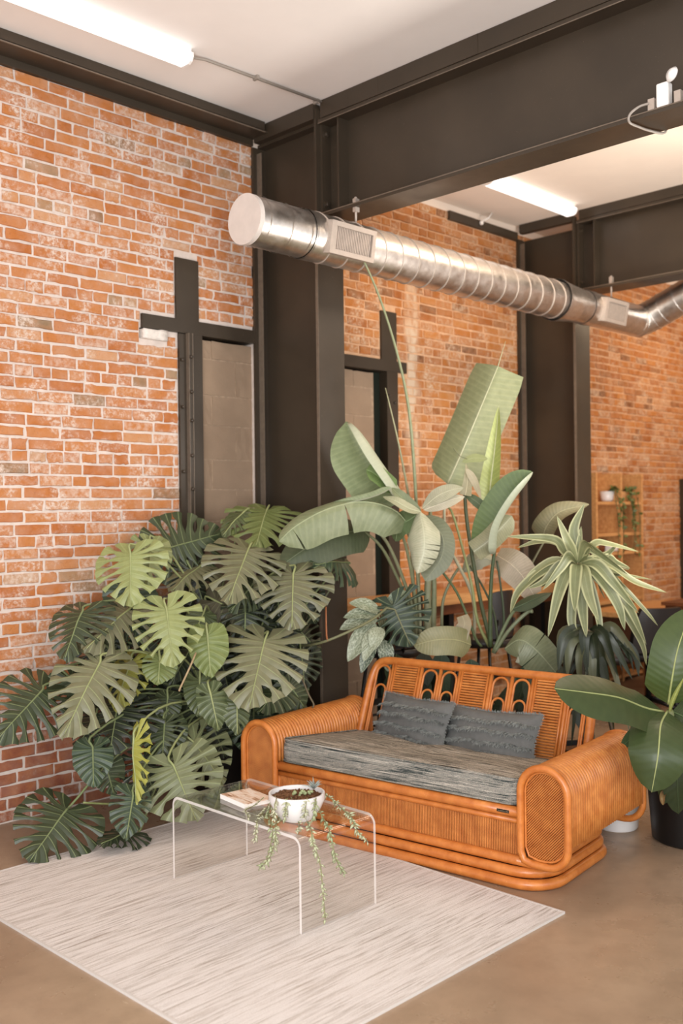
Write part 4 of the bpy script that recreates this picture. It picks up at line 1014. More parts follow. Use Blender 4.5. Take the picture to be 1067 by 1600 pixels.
# ================================================================== PLANTS
def frame(T, hint):
    T = T.normalized(); N = (hint-hint.dot(T)*T).normalized(); return T, N, T.cross(N).normalized()
STARTS = [.0, .0, .05, .13, .24, .37, .52, .68, .82]
ENDS = [(.20, -.34), (.44, -.26), (.545, .0), (.555, .22), (.52, .42), (.43, .60), (.31, .76), (.18, .89), (.05, 1.0)]
GAPE = [(.05, -.29), (.34, -.33), (.51, -.13), (.555, .12), (.545, .33), (.48, .52), (.37, .69), (.245, .83), (.11, .96), (0.0, 1.02)]
def monstera_leaf(P, Q, hint, W, split, seed, droop=.18, fold=.17, curl=.0):
    r = random.Random(seed)
    T, N, Xd = frame(Q-P, hint); L = (Q-P).length*1.06; mb = MB()
    wob = r.uniform(0, 6)
    def place(x, y, rip):
        z = -fold*abs(x)*1.2-droop*(y-.25)**2*1.1-curl*x*abs(x)-.25*max(0, abs(x)-.3)**2+rip+.012*math.sin(y*9+x*6+wob)
        if y < 0: z -= .12*(-y)
        return P+Xd*(x*W)+T*(y*L)+N*(z*L)
    NS, NC = 7, 4
    def bez(a, c, b, s): return (a[0]*(1-s)**2+2*c[0]*s*(1-s)+b[0]*s*s, a[1]*(1-s)**2+2*c[1]*s*(1-s)+b[1]*s*s)
    for side in (-1, 1):
        M = len(STARTS); bnd = []
        wl = 1+r.uniform(-.06, .06)
        for k in range(M+1):
            st = 0 if k == 0 else (1.0 if k == M else (STARTS[k-1]+STARTS[k])/2)
            e = GAPE[k]
            if k == M: st = .9
            cx, cy = e[0]*.55, st+(e[1]-st)*.30
            open_ = 0.0; s0 = 1.0; s1 = 2.0
            if 1 <= k <= M-2 and r.random() < split:
                s1 = 2.0 if r.random() < .56 else r.uniform(.80, .92); s0 = r.uniform(.24, .46); open_ = r.uniform(.028, .056)*(1 if k > 1 else .6)*(1 if s1 > 1 else 1.15)
            bnd.append((st, (cx, cy), e, open_, s0, s1))
        for k in range(M):
            b0, b1 = bnd[k], bnd[k+1]; e = ENDS[k]; vs = STARTS[k]
            vc = (e[0]*.55, vs+(e[1]-vs)*.32); g = []
            dep = r.uniform(-.045, .03)
            ext = 1+r.uniform(-.03, .03)
            for i in range(NS+1):
                s = i/NS; s_ = min(s, 1)
                v_ = bez((0, vs), vc, e, s_)
                def edge(b, sg):
                    q = bez((0, b[0]), b[1], b[2], s_)
                    op = 0
                    if b[4] < s_:
                        u = (s_-b[4])/(min(b[5], 1.0)-b[4]) if b[5] <= 1 else (s_-b[4])/(1-b[4])
                        if b[5] <= 1: op = b[3]*1.1*math.sin(PI*min(u, 1)) if u <= 1 else 0
                        else: op = b[3]*(.35+.95*math.sin(PI*min(1, u*.84)))*min(1, u*5)
                    d = V((v_[0]-q[0], v_[1]-q[1])); dl = d.length
                    if dl > 1e-6: d = d/dl*min(op, dl*.72)
                    q = (q[0]+d.x, q[1]+d.y)
                    if b[3] and b[5] > 1 and s_ > .9: q = (q[0]+(v_[0]-q[0])*.16*(s_-.9)/.1, q[1]+(v_[1]-q[1])*.16*(s_-.9)/.1-.0)
                    return q
                q0, q1 = edge(b0, 1), edge(b1, -1); row = []
                for c in range(NC+1):
                    u = -1+2*c/NC
                    x, y = (q0[0]+(v_[0]-q0[0])*(1+u), q0[1]+(v_[1]-q0[1])*(1+u)) if u < 0 else (v_[0]+(q1[0]-v_[0])*u, v_[1]+(q1[1]-v_[1])*u)
                    f_ = 1+(ext-1)*s_
                    row.append((mb.vert(place(side*x*f_*wl, y*f_, -.042*abs(u)**1.5*s_*(1.3-s_*.4)+dep*s_*s_)), (u, s_)))
                g.append(row)
            for i in range(NS):
                for c in range(NC):
                    q = (g[i][c], g[i][c+1], g[i+1][c+1], g[i+1][c]); q = q if side > 0 else q[::-1]
                    mb.face([a_[0] for a_ in q], [a_[1] for a_ in q])
    mid = [place(0, y, .004) for y in (0, .1, .25, .4, .55, .7, .85, .98)]
    return mb, mid, N
def heart_petiole(mid, N, root, sag=.12, r0=.0055):
    p = mid[0]; d = (root-p)
    c1 = p-N*.0-(mid[1]-mid[0]).normalized()*min(.07, d.length*.25)-N*.015
    c2 = root+V((0, 0, d.length*.35))
    pts = [root, root.lerp(c2, .6), c1.lerp(c2, .35)+V((0, 0, sag*d.length*.25)), c1, p]
    P = catmull(pts, 14)
    return P
def toCam(p): return (CAM-p).normalized()

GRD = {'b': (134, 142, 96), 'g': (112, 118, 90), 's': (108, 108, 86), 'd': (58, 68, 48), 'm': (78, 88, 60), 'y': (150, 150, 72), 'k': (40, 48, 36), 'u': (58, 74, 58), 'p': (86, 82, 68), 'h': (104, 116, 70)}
MROOT = V((-.62, -.42, 0))
mt_ = thing('monstera_plant', MROOT, 'huge bushy monstera with split leaves against the near brick wall beside the sofa', 'plant'); mo = V(MROOT)
link_mesh('pot', MB().lathe(mo, [(.15, 0), (.165, .02), (.2, .34), (.205, .36), (.185, .36), (.175, .31), (0, .31)], 30), M_blackpot, mt_, mo, 'auto')
link_mesh('soil', MB().lathe(mo+V((0, 0, .315)), [(.176, 0), (.1, .008), (0, .012)], 20), M_soil, mt_, mo)
link_mesh('stem', MB().tube(catmull([mo+V((.02, 0, .3)), mo+V((-.03, -.02, .6)), mo+V((.04, .03, .9)), mo+V((-.02, .04, 1.15))], 16), [.022-.0006*i for i in range(17)], 8), M_stem, mt_, mo, True, col=srgb(104, 92, 60))
link_mesh('stem', MB().tube(catmull([mo+V((-.06, -.03, .3)), mo+V((-.22, -.10, .42)), mo+V((-.42, -.14, .40)), mo+V((-.6, -.12, .3))], 12), .016, 8), M_stem, mt_, mo, True, col=srgb(104, 92, 60))
# base px, tip px, width px, wall distance at base and tip, tone, split, hint (toCam, up, right), droop
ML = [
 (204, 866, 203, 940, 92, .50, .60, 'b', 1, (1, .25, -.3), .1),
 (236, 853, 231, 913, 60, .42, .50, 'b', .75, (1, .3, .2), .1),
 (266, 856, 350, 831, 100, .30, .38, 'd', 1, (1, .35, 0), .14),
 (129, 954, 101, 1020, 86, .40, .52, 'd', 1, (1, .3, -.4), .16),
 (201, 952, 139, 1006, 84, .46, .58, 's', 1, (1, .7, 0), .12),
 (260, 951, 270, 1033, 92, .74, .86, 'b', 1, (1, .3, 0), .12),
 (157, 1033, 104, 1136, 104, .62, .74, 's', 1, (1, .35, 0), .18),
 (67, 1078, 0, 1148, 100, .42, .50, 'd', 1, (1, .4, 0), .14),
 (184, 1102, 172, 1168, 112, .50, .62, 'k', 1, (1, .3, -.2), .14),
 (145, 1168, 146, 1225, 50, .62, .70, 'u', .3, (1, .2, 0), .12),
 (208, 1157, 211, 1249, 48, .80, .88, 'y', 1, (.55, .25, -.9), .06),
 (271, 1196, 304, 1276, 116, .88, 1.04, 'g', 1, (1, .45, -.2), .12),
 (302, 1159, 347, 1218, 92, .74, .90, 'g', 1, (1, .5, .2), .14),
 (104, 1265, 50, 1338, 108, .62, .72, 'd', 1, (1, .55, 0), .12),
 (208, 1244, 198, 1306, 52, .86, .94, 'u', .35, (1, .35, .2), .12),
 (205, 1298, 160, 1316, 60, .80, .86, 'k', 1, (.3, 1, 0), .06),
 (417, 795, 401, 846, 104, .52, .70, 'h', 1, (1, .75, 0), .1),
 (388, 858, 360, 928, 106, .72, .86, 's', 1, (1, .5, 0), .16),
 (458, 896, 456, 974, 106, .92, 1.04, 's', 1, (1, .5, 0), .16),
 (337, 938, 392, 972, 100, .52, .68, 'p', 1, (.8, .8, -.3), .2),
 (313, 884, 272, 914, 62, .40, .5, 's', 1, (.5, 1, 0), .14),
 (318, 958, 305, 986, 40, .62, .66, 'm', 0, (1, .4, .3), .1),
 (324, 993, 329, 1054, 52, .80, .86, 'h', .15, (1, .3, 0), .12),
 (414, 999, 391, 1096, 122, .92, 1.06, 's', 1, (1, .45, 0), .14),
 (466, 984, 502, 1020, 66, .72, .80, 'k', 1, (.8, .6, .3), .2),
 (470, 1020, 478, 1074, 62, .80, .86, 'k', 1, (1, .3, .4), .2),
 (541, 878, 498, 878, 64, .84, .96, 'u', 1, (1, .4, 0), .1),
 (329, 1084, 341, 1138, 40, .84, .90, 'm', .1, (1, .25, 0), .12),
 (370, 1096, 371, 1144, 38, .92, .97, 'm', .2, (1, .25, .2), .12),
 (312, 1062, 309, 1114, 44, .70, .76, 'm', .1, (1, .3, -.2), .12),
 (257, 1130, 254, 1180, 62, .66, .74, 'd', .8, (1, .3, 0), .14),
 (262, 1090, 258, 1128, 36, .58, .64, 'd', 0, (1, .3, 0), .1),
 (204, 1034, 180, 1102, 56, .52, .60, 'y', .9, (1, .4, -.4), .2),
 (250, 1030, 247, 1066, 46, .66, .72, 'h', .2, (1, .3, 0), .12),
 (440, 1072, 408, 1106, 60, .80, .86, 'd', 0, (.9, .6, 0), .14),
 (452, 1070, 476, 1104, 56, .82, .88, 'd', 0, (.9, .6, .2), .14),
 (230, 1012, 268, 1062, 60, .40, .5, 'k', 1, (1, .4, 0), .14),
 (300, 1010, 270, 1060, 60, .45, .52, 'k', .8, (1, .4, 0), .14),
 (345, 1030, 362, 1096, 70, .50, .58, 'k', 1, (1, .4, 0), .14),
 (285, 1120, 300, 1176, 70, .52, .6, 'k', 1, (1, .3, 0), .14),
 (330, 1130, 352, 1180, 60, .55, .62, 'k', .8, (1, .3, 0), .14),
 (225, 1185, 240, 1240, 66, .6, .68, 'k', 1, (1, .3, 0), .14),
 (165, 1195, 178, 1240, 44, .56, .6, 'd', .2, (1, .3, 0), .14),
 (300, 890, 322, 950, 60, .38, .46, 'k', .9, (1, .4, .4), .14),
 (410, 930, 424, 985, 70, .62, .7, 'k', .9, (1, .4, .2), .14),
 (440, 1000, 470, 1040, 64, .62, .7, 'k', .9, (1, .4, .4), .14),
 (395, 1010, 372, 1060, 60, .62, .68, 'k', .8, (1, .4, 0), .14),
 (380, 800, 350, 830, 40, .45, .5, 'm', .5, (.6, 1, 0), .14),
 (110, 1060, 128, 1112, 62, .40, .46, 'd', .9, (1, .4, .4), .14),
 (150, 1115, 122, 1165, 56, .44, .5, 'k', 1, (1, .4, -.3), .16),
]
fr_ = random.Random(77)
for q in range(34):
    u_ = fr_.random(); x_ = 155+u_*320; y_ = 905+fr_.random()*(300-120*u_); a_ = fr_.uniform(-.7, .7); L_ = fr_.uniform(46, 72)
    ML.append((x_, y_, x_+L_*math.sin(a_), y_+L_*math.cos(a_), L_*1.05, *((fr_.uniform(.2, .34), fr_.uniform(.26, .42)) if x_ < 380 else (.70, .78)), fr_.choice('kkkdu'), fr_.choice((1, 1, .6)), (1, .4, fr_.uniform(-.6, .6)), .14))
for i, (bx_, by_, tx, ty, wpx, Yb, Yt, tone, split, hc, dr) in enumerate(ML):
    P, Q = atY(bx_, by_, -Yb), atY(tx, ty, -Yt)
    if Q.z < .02: Q.z = .02
    D = (P-CAM).dot(A_); W = 1.13*wpx*D/FPX
    hint = toCam(P)*hc[0]+V((0, 0, 1))*hc[1]+R_*hc[2]
    mb, mid, N = monstera_leaf(P, Q, hint, W, split, 100+i, dr)
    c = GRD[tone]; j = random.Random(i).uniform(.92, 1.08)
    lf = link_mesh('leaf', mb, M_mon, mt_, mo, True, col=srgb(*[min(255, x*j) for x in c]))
    root = mo+V((0, 0, .32)) if P.z < 1.1 else mo+V((random.Random(i).uniform(-.05, .05), .02, random.Random(i+9).uniform(.5, 1.0)))
    if P.z < .35: root = mo+V((-.30, -.12, .38))
    if bx_ == 541: root = atY(470, 985, -.80)
    pp = heart_petiole(mid, N, root); L1 = len(pp)
    allp = pp+mid[1:]; rad = [.0062]*L1+[.0045-.0004*k for k in range(len(mid)-1)]
    link_mesh('petiole', MB().tube(allp, rad, 6), M_stem, lf, mo, True, col=srgb(150, 158, 108) if tone not in 'kdu' else srgb(122, 134, 92))
# long petiole reaching to a dark leaf behind the sofa back
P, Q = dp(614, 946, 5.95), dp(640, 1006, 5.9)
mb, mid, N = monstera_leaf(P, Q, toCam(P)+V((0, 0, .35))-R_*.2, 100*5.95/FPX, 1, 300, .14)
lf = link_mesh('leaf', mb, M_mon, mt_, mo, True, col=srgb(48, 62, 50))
link_mesh('petiole', MB().tube(catmull([atY(462, 1010, -.7), dp(506, 1003, 5.75), dp(575, 972, 5.8), dp(604, 950, 5.93)], 14)+mid[1:], [.008]*15+[.005-.0004*k for k in range(len(mid)-1)], 6), M_stem, lf, mo, True, col=srgb(116, 116, 84))
for pts, cc in (([atY(470, 985, -.8), atY(500, 945, -.82), atY(541, 880, -.84)], (104, 106, 78)), ([dp(512, 1002, 5.74), dp(510, 990, 5.76), dp(509, 948, 5.8)], (150, 92, 54)), ([dp(306, 1020, 5.3), dp(296, 1044, 5.25), dp(282, 1074, 5.25), dp(280, 1080, 5.25)], (168, 146, 112)), ([dp(472, 1060, 5.6), dp(482, 1085, 5.6), dp(490, 1100, 5.6), dp(488, 1106, 5.6)], (96, 84, 62)), ([dp(214, 1180, 5.15), dp(222, 1205, 5.12), dp(228, 1230, 5.1)], (110, 118, 78)), ([dp(130, 1254, 5.0), dp(165, 1256, 5.1), dp(190, 1256, 5.2)], (128, 136, 88))):
    link_mesh('aerial_root', MB().tube(catmull(pts, 10), .0055, 6), M_stem, mt_, mo, True, col=srgb(*cc))

# ---- ribbon leaves (banana, strelitzia, dracaena, aglaonema)
def prof_ell(a=.5, b=.9, tip=.0):
    return lambda t: (max(0, math.sin(PI*min(1, t**a*1.0)))**b) if False else None
def w_ban(t): return (min(1, (t/.16))**.55)*(1-max(0, (t-.62)/.38)**2.1)**.62 if t < 1 else 0
def w_oval(t): return max(0, math.sin(PI*t**.85))**.75
def w_blade(t): return (.35+.65*min(1, t/.35))*(1-t**3.2)**.8 if t < 1 else 0
def ribbon(spine, hw, N0, fold=(0, 0), curl=(0, 0), nL=24, nW=5, wf=w_ban, asym=(1, 1), tears=(), twist=0.0, wave=0.0, seed=0, trunc=1.0):
    r = random.Random(seed); S_ = catmull(spine, nL); mb = MB(); mid = []
    Lt = sum((S_[i+1]-S_[i]).length for i in range(nL))
    prevN = V(N0)
    rows = {-1: [], 1: []}
    for i, p in enumerate(S_):
        T = (S_[min(i+1, nL)]-S_[max(i-1, 0)]).normalized(); N = prevN-prevN.dot(T)*T; N.normalize(); prevN = N
        t = i/nL
        Nt = Matrix.Rotation(twist*t, 3, T) @ N; B = T.cross(Nt)
        mid.append((p, Nt, B, T))
        for side, k in ((-1, 0), (1, 1)):
            w = hw*wf(min(t*trunc, 1))*asym[k]; q = V(p); row = [q.copy()]; n = nW*2
            for s in range(n):
                u = (s+.5)/n; ang = fold[k]+curl[k]*u
                q = q+(B*side*math.cos(ang)+Nt*math.sin(ang))*(w/n)
                if (s % 2) == 1: row.append(q+Nt*(wave*Lt*math.sin(t*23+side*2+u*2)*u))
            rows[side].append(row)
    for side in (-1, 1):
        R = rows[side]; V_ = []
        tl = [(a_, wd) for (sd, a_, wd) in tears if sd == side]
        for i in range(nL):
            t0, t1 = i/nL, (i+1)/nL
            a0 = list(R[i]); a1 = list(R[i+1])
            for (ta, wd) in tl:
                if t0 <= ta < t1:           # split between rows: pull both margins apart
                    a0 = a0; a1 = [q.lerp(R[i][j], wd*(j/nW)) for j, q in enumerate(a1)]
            for j in range(nW):
                ids = [mb.vert(a0[j]), mb.vert(a0[j+1]), mb.vert(a1[j+1]), mb.vert(a1[j])]
                uu = [(side*j/nW, t0), (side*(j+1)/nW, t0), (side*(j+1)/nW, t1), (side*j/nW, t1)]
                if side < 0: mb.face(ids[::-1], uu[::-1])
                else: mb.face(ids, uu)
    return weld(mb), mid
def weld(mb, eps=1e-5):
    key = {}; mp = []; nv = []
    for p in mb.v:
        k = (round(p.x/eps), round(p.y/eps), round(p.z/eps))
        if k not in key: key[k] = len(nv); nv.append(p)
        mp.append(key[k])
    nf, nu, nm, na = [], [], [], []
    for f, u, m_, a_ in zip(mb.f, mb.uv, mb.mi, mb.a):
        g = []; ug = []
        for q, idx in enumerate(f):
            if mp[idx] not in g: g.append(mp[idx]); ug.append(u[q] if u else None)
        if len(g) >= 3: nf.append(tuple(g)); nu.append(ug if u else None); nm.append(m_); na.append(a_)
    mb.v, mb.f, mb.uv, mb.mi, mb.a = nv, nf, nu, nm, na; return mb
def rleaf(root, org, pts, hwpx, mat, col, hint=(1, .2, 0), rib=.004, ribcol=None, name='leaf', **kw):
    """pts: (px, py, depth); hint = (towards camera, up, picture right)"""
    P = [dp(*p) for p in pts]; D = sum(p[2] for p in pts)/len(pts)
    N0 = toCam(P[0])*hint[0]+V((0, 0, 1))*hint[1]+R_*hint[2]
    mb, mid = ribbon(P, hwpx*D/FPX, N0, **kw)
    o = link_mesh(name, mb, mat, root, org, True, col=srgb(*col))
    if rib:
        n = len(mid); link_mesh('midrib', MB().tube([m_[0]+m_[1]*.001 for m_ in mid], [rib*(1.0-.75*i/n) for i in range(n)], 6), M_stem, o, org, True, col=srgb(*(ribcol or tuple(min(255, x*1.25+12) for x in col))))
    return o
def stalk(root, org, pts, r0, r1, col, name='stalk', n=16):
    P = catmull([dp(*p) for p in pts], n)
    return link_mesh(name, MB().tube(P, [r0+(r1-r0)*i/n for i in range(n+1)], 8), M_stem, root, org, True, col=srgb(*col))

def pot(root, org, c, r, h, mat):
    c = V(c); link_mesh('pot', MB().lathe(c, [(r*.8, 0), (r*.86, .01), (r*.98, h*.95), (r, h), (r*.92, h), (r*.9, h*.9), (0, h*.9)], 36), mat, root, org, 'auto')
    link_mesh('soil', MB().lathe(c+V((0, 0, h*.905)), [(r*.9, 0), (r*.5, .006), (0, .01)], 20), M_soil, root, org)

# bird of paradise, left clump
c = dp(664, 985, 6.35); so = V((c.x, c.y, 0))
s1 = thing('bird_of_paradise', so, 'bird of paradise plant with thick pale stalks behind the left half of the sofa', 'plant')
pot(s1, so, so, .2, .36, M_blackpot)
PG = (150, 156, 128); DG = (96, 108, 76)
# upright rolled leaf beside the column
rleaf(s1, so, [(622, 786, 6.25), (596, 748, 6.2), (566, 704, 6.15), (541, 658, 6.1)], 46, M_str, (136, 146, 108), (1, .0, .2), fold=(.1, .5), curl=(.2, 2.5), asym=(1.25, 1.25), seed=1)
rleaf(s1, so, [(616, 768, 6.1), (600, 752, 6.08), (582, 738, 6.06), (572, 734, 6.05)], 16, M_str, (106, 126, 76), (1, .4, 0), fold=(.5, .5), seed=12, rib=.003)
# broad leaf arching to the left
rleaf(s1, so, [(640, 822, 6.1), (614, 796, 6.0), (566, 784, 5.9), (510, 796, 5.75), (462, 822, 5.62), (436, 846, 5.56)], 50, M_str, (126, 134, 104), (.75, .85, 0), fold=(-.55, -.35), curl=(-.35, -.5), asym=(.95, .45), wave=.006, tears=((-1, .46, .8), (-1, .8, .6)), seed=2)
rleaf(s1, so, [(612, 762, 6.02), (580, 776, 5.95), (540, 786, 5.88), (512, 792, 5.85)], 11, M_str, (160, 168, 138), (1, .4, 0), fold=(.4, .4), curl=(1.5, 1.5), rib=0, seed=3)
# dark leaf under it
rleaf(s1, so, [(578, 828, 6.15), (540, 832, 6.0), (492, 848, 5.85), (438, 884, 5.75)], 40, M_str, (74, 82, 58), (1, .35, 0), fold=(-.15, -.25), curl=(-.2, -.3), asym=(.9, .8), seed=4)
# hanging leaf in the middle
rleaf(s1, so, [(655, 798, 6.0), (662, 830, 5.88), (662, 862, 5.84), (652, 896, 5.84)], 46, M_str, (178, 178, 156), (1, .3, .15), fold=(-.25, -.4), curl=(-.5, -1.1), asym=(.7, .9), seed=5, rib=0, tears=((-1, .5, .5), (-1, .62, .6), (-1, .72, .6), (-1, .82, .5)), wf=lambda t: (min(1, t/.25)**.6)*(1-t**4)**.7 if t < 1 else .0)
rleaf(s1, so, [(662, 806, 6.05), (690, 836, 6.0), (690, 870, 5.97), (664, 908, 5.95)], 36, M_str, (112, 116, 94), (1, .2, .3), fold=(0, -.3), asym=(.5, .9), seed=6, rib=.003)
for k, (px, py) in enumerate(((650, 874), (652, 882), (655, 868))):
    pass
# flat pale blades around the hub
rleaf(s1, so, [(660, 795, 5.98), (682, 776, 5.95), (704, 766, 5.95), (724, 762, 5.96)], 13, M_str, (160, 158, 136), (1, .6, 0), fold=(.1, -.1), wf=w_oval, seed=7, rib=.002)
rleaf(s1, so, [(662, 797, 5.97), (686, 788, 5.94), (708, 780, 5.95), (726, 776, 5.97)], 11, M_str, (172, 166, 148), (1, .5, 0), fold=(.1, -.1), wf=w_oval, seed=8, rib=.002)
rleaf(s1, so, [(658, 800, 5.97), (638, 794, 5.95), (616, 782, 5.95), (598, 776, 5.98)], 12, M_str, (152, 154, 128), (1, .7, 0), fold=(.3, -.1), wf=w_oval, seed=9, rib=.002)
rleaf(s1, so, [(658, 800, 6.02), (640, 788, 6.02), (622, 772, 6.02), (612, 762, 6.04)], 10, M_str, (116, 124, 92), (1, .5, 0), fold=(.3, .2), wf=w_oval, seed=10, rib=.002)
rleaf(s1, so, [(655, 802, 6.02), (640, 812, 6.05), (624, 822, 6.08), (618, 846, 6.1)], 22, M_str, (96, 112, 78), (1, .5, 0), fold=(.2, -.2), seed=11)
# leafless spears
stalk(s1, so, [(655, 970, 6.34), (652, 860, 6.3), (650, 780, 6.27), (640, 650, 6.2), (622, 558, 6.12), (592, 462, 6.0), (558, 386, 5.9), (551, 372, 5.88)], .013, .004, (140, 146, 112), 'spear', 34)
stalk(s1, so, [(648, 960, 6.34), (640, 800, 6.3), (636, 762, 6.28), (622, 690, 6.2), (608, 630, 6.14), (602, 606, 6.1)], .011, .0025, (152, 150, 118), 'spear', 24)
for pts, r0, r1, cc in (
    ([(668, 1000, 6.36), (668, 930, 6.35), (670, 870, 6.33), (668, 820, 6.3)], .026, .016, (146, 148, 118)),
    ([(676, 1000, 6.38), (678, 930, 6.37), (677, 880, 6.36), (672, 800, 6.3)], .02, .012, (128, 132, 100)),
    ([(652, 1000, 6.32), (646, 955, 6.3), (628, 900, 6.25), (606, 850, 6.2), (584, 826, 6.17), (560, 818, 6.12)], .013, .008, (138, 140, 108)),
    ([(648, 1000, 6.33), (640, 950, 6.3), (612, 884, 6.22), (590, 848, 6.15), (556, 822, 6.1)], .012, .008, (120, 124, 92)),
    ([(656, 1000, 6.33), (650, 950, 6.3), (642, 890, 6.2), (630, 840, 6.12), (610, 800, 6.02)], .013, .008, (142, 146, 112)),
    ([(657, 1000, 6.3), (654, 920, 6.27), (646, 860, 6.2), (632, 820, 6.12)], .010, .008, (150, 152, 122))):
    stalk(s1, so, pts, r0, r1, cc)

# bird of paradise, right clump
c = dp(762, 1000, 6.2); so2 = V((c.x, c.y, 0))
s2 = thing('bird_of_paradise', so2, 'taller bird of paradise plant with dark stalks and upright leaves behind the sofa', 'plant')
pot(s2, so2, so2, .2, .36, M_blackpot)
rleaf(s2, so2, [(699, 756, 6.3), (724, 700, 6.3), (752, 634, 6.3), (778, 572, 6.32)], 54, M_str, (142, 146, 110), (1, .0, .1), fold=(-.62, -.15), curl=(-.45, .25), asym=(.92, .86), wf=lambda t: (min(1, t/.10)**.5)*(1 if t < .9 else 1-(t-.9)*.6), seed=21, rib=.007, ribcol=(186, 186, 152))
stalk(s2, so2, [(778, 572, 6.32), (784, 552, 6.32), (790, 533, 6.32)], .004, .0015, (170, 166, 132), 'leaf_tip')
stalk(s2, so2, [(741, 1000, 6.3), (738, 930, 6.3), (700, 850, 6.3), (694, 800, 6.3), (699, 756, 6.3)], .012, .008, (170, 166, 138))
rleaf(s2, so2, [(762, 796, 6.18), (767, 750, 6.16), (774, 690, 6.15), (779, 634, 6.15)], 25, M_str, (150, 158, 92), (1, .1, .4), fold=(.15, .9), curl=(.1, .3), asym=(.95, .8), seed=22, rib=.004, ribcol=(206, 206, 166), wf=lambda t: (min(1, t/.2)**.6)*(1-t**1.5)**.8 if t < 1 else 0)
rleaf(s2, so2, [(771, 866, 6.1), (774, 822, 6.05), (798, 778, 6.02), (832, 738, 6.02)], 33, M_str, (94, 112, 66), (1, .2, -.1), fold=(.1, .7), curl=(.1, 2.0), asym=(1.05, 1.1), seed=23, rib=.004, wf=lambda t: (min(1, t/.12)**.5)*(1-t**6)**.6 if t < 1 else .1)
rleaf(s2, so2, [(800, 806, 6.0), (782, 826, 6.0), (762, 846, 6.02), (740, 862, 6.04)], 22, M_str, (142, 140, 112), (1, .2, .2), fold=(-.2, -.3), curl=(-.2, -.3), seed=24, rib=.0, wf=lambda t: .85*(min(1, t/.2)**.5))
rleaf(s2, so2, [(726, 772, 6.12), (742, 782, 6.1), (758, 795, 6.1), (772, 804, 6.1)], 8, M_str, (76, 90, 54), (1, -.2, 0), seed=25, rib=0, wf=w_oval)
rleaf(s2, so2, [(727, 774, 6.1), (730, 756, 6.1), (730, 740, 6.1), (728, 724, 6.12)], 10, M_str, (166, 158, 128), (1, .1, 0), fold=(.3, .3), seed=26, rib=.002, wf=lambda t: (1-t)**.7)
rleaf(s2, so2, [(728, 732, 6.08), (740, 750, 6.08), (752, 780, 6.1)], 6, M_str, (172, 160, 132), (1, .1, 0), seed=27, rib=0, wf=w_oval)
rleaf(s2, so2, [(722, 722, 6.1), (738, 716, 6.1), (752, 716, 6.1), (762, 717, 6.1)], 7, M_str, (136, 142, 96), (1, .3, 0), seed=28, rib=0, wf=w_oval)
stalk(s2, so2, [(708, 700, 6.1), (718, 712, 6.1), (730, 717, 6.1)], .003, .002, (110, 110, 80), 'leaf_tip')
for pts, r0, r1, cc in (
    ([(768, 1010, 6.2), (752, 945, 6.18), (738, 870, 6.16), (729, 810, 6.14), (726, 770, 6.12)], .013, .011, (74, 82, 54)),
    ([(766, 1010, 6.15), (766, 950, 6.13), (768, 900, 6.12), (774, 850, 6.1)], .014, .010, (70, 84, 54)),
    ([(764, 1010, 6.22), (746, 970, 6.2), (738, 920, 6.2), (726, 870, 6.2), (706, 800, 6.2), (690, 790, 6.1)], .011, .007, (142, 146, 96)),
    ([(752, 1010, 6.12), (742, 995, 6.1), (716, 930, 6.08), (684, 884, 6.05)], .009, .008, (84, 96, 62)),
    ([(690, 985, 6.3), (692, 940, 6.3), (704, 908, 6.3), (716, 888, 6.3)], .010, .008, (120, 122, 92)),
    ([(778, 1010, 6.25), (772, 960, 6.25), (756, 920, 6.25), (734, 884, 6.25)], .008, .006, (66, 76, 50)),
    ([(784, 1010, 6.22), (787, 960, 6.2), (780, 900, 6.2), (776, 876, 6.2)], .008, .006, (62, 74, 50)),
    ([(770, 1020, 6.1), (790, 976, 6.08), (806, 952, 6.05), (830, 940, 6.0)], .011, .009, (112, 124, 92)),
    ([(772, 1020, 6.05), (795, 985, 6.0), (822, 958, 5.98), (832, 955, 5.96)], .011, .012, (118, 126, 98)),
    ([(830, 882, 6.5), (842, 860, 6.5), (850, 846, 6.5)], .007, .006, (106, 104, 78))):
    stalk(s2, so2, pts, r0, r1, cc)
rleaf(s2, so2, [(776, 868, 6.25), (796, 880, 6.2), (816, 900, 6.18), (834, 930, 6.16)], 26, M_str, (162, 146, 124), (1, .3, 0), fold=(.2, -.3), seed=31, rib=.002, wf=lambda t: .55+.45*math.sin(PI*t) if t < .98 else .5)
rleaf(s2, so2, [(772, 876, 6.35), (752, 872, 6.35), (736, 880, 6.36), (722, 894, 6.38)], 17, M_str, (148, 146, 124), (1, .3, 0), fold=(-.3, -.3), seed=32, rib=.002, wf=w_oval)
rleaf(s2, so2, [(850, 846, 6.5), (852, 826, 6.45), (874, 800, 6.42), (920, 788, 6.4)], 24, M_str, (132, 126, 98), (1, .35, 0), fold=(-.3, .6), curl=(-.6, .8), seed=33, rib=.003, wf=lambda t: (min(1, t/.2)**.6)*(1-t**2.5)**.8+.04 if t < 1 else .04)
rleaf(s2, so2, [(788, 1014, 5.95), (812, 1000, 5.86), (838, 1016, 5.82), (868, 1050, 5.84)], 38, M_str, (116, 122, 96), (1, .7, 0), fold=(-.25, -.1), curl=(-.2, -.3), asym=(.9, 1), seed=34, rib=.003, tears=((1, .45, .6), (1, .7, .7), (-1, .6, .5)), wf=lambda t: (min(1, t/.3)**.7)*(1-.15*t) if t < .98 else .75)
rleaf(s2, so2, [(800, 952, 6.0), (818, 944, 5.98), (840, 934, 5.98), (862, 926, 6.0)], 13, M_str, (62, 74, 52), (1, .9, 0), fold=(-.2, -.2), seed=35, wf=w_oval)
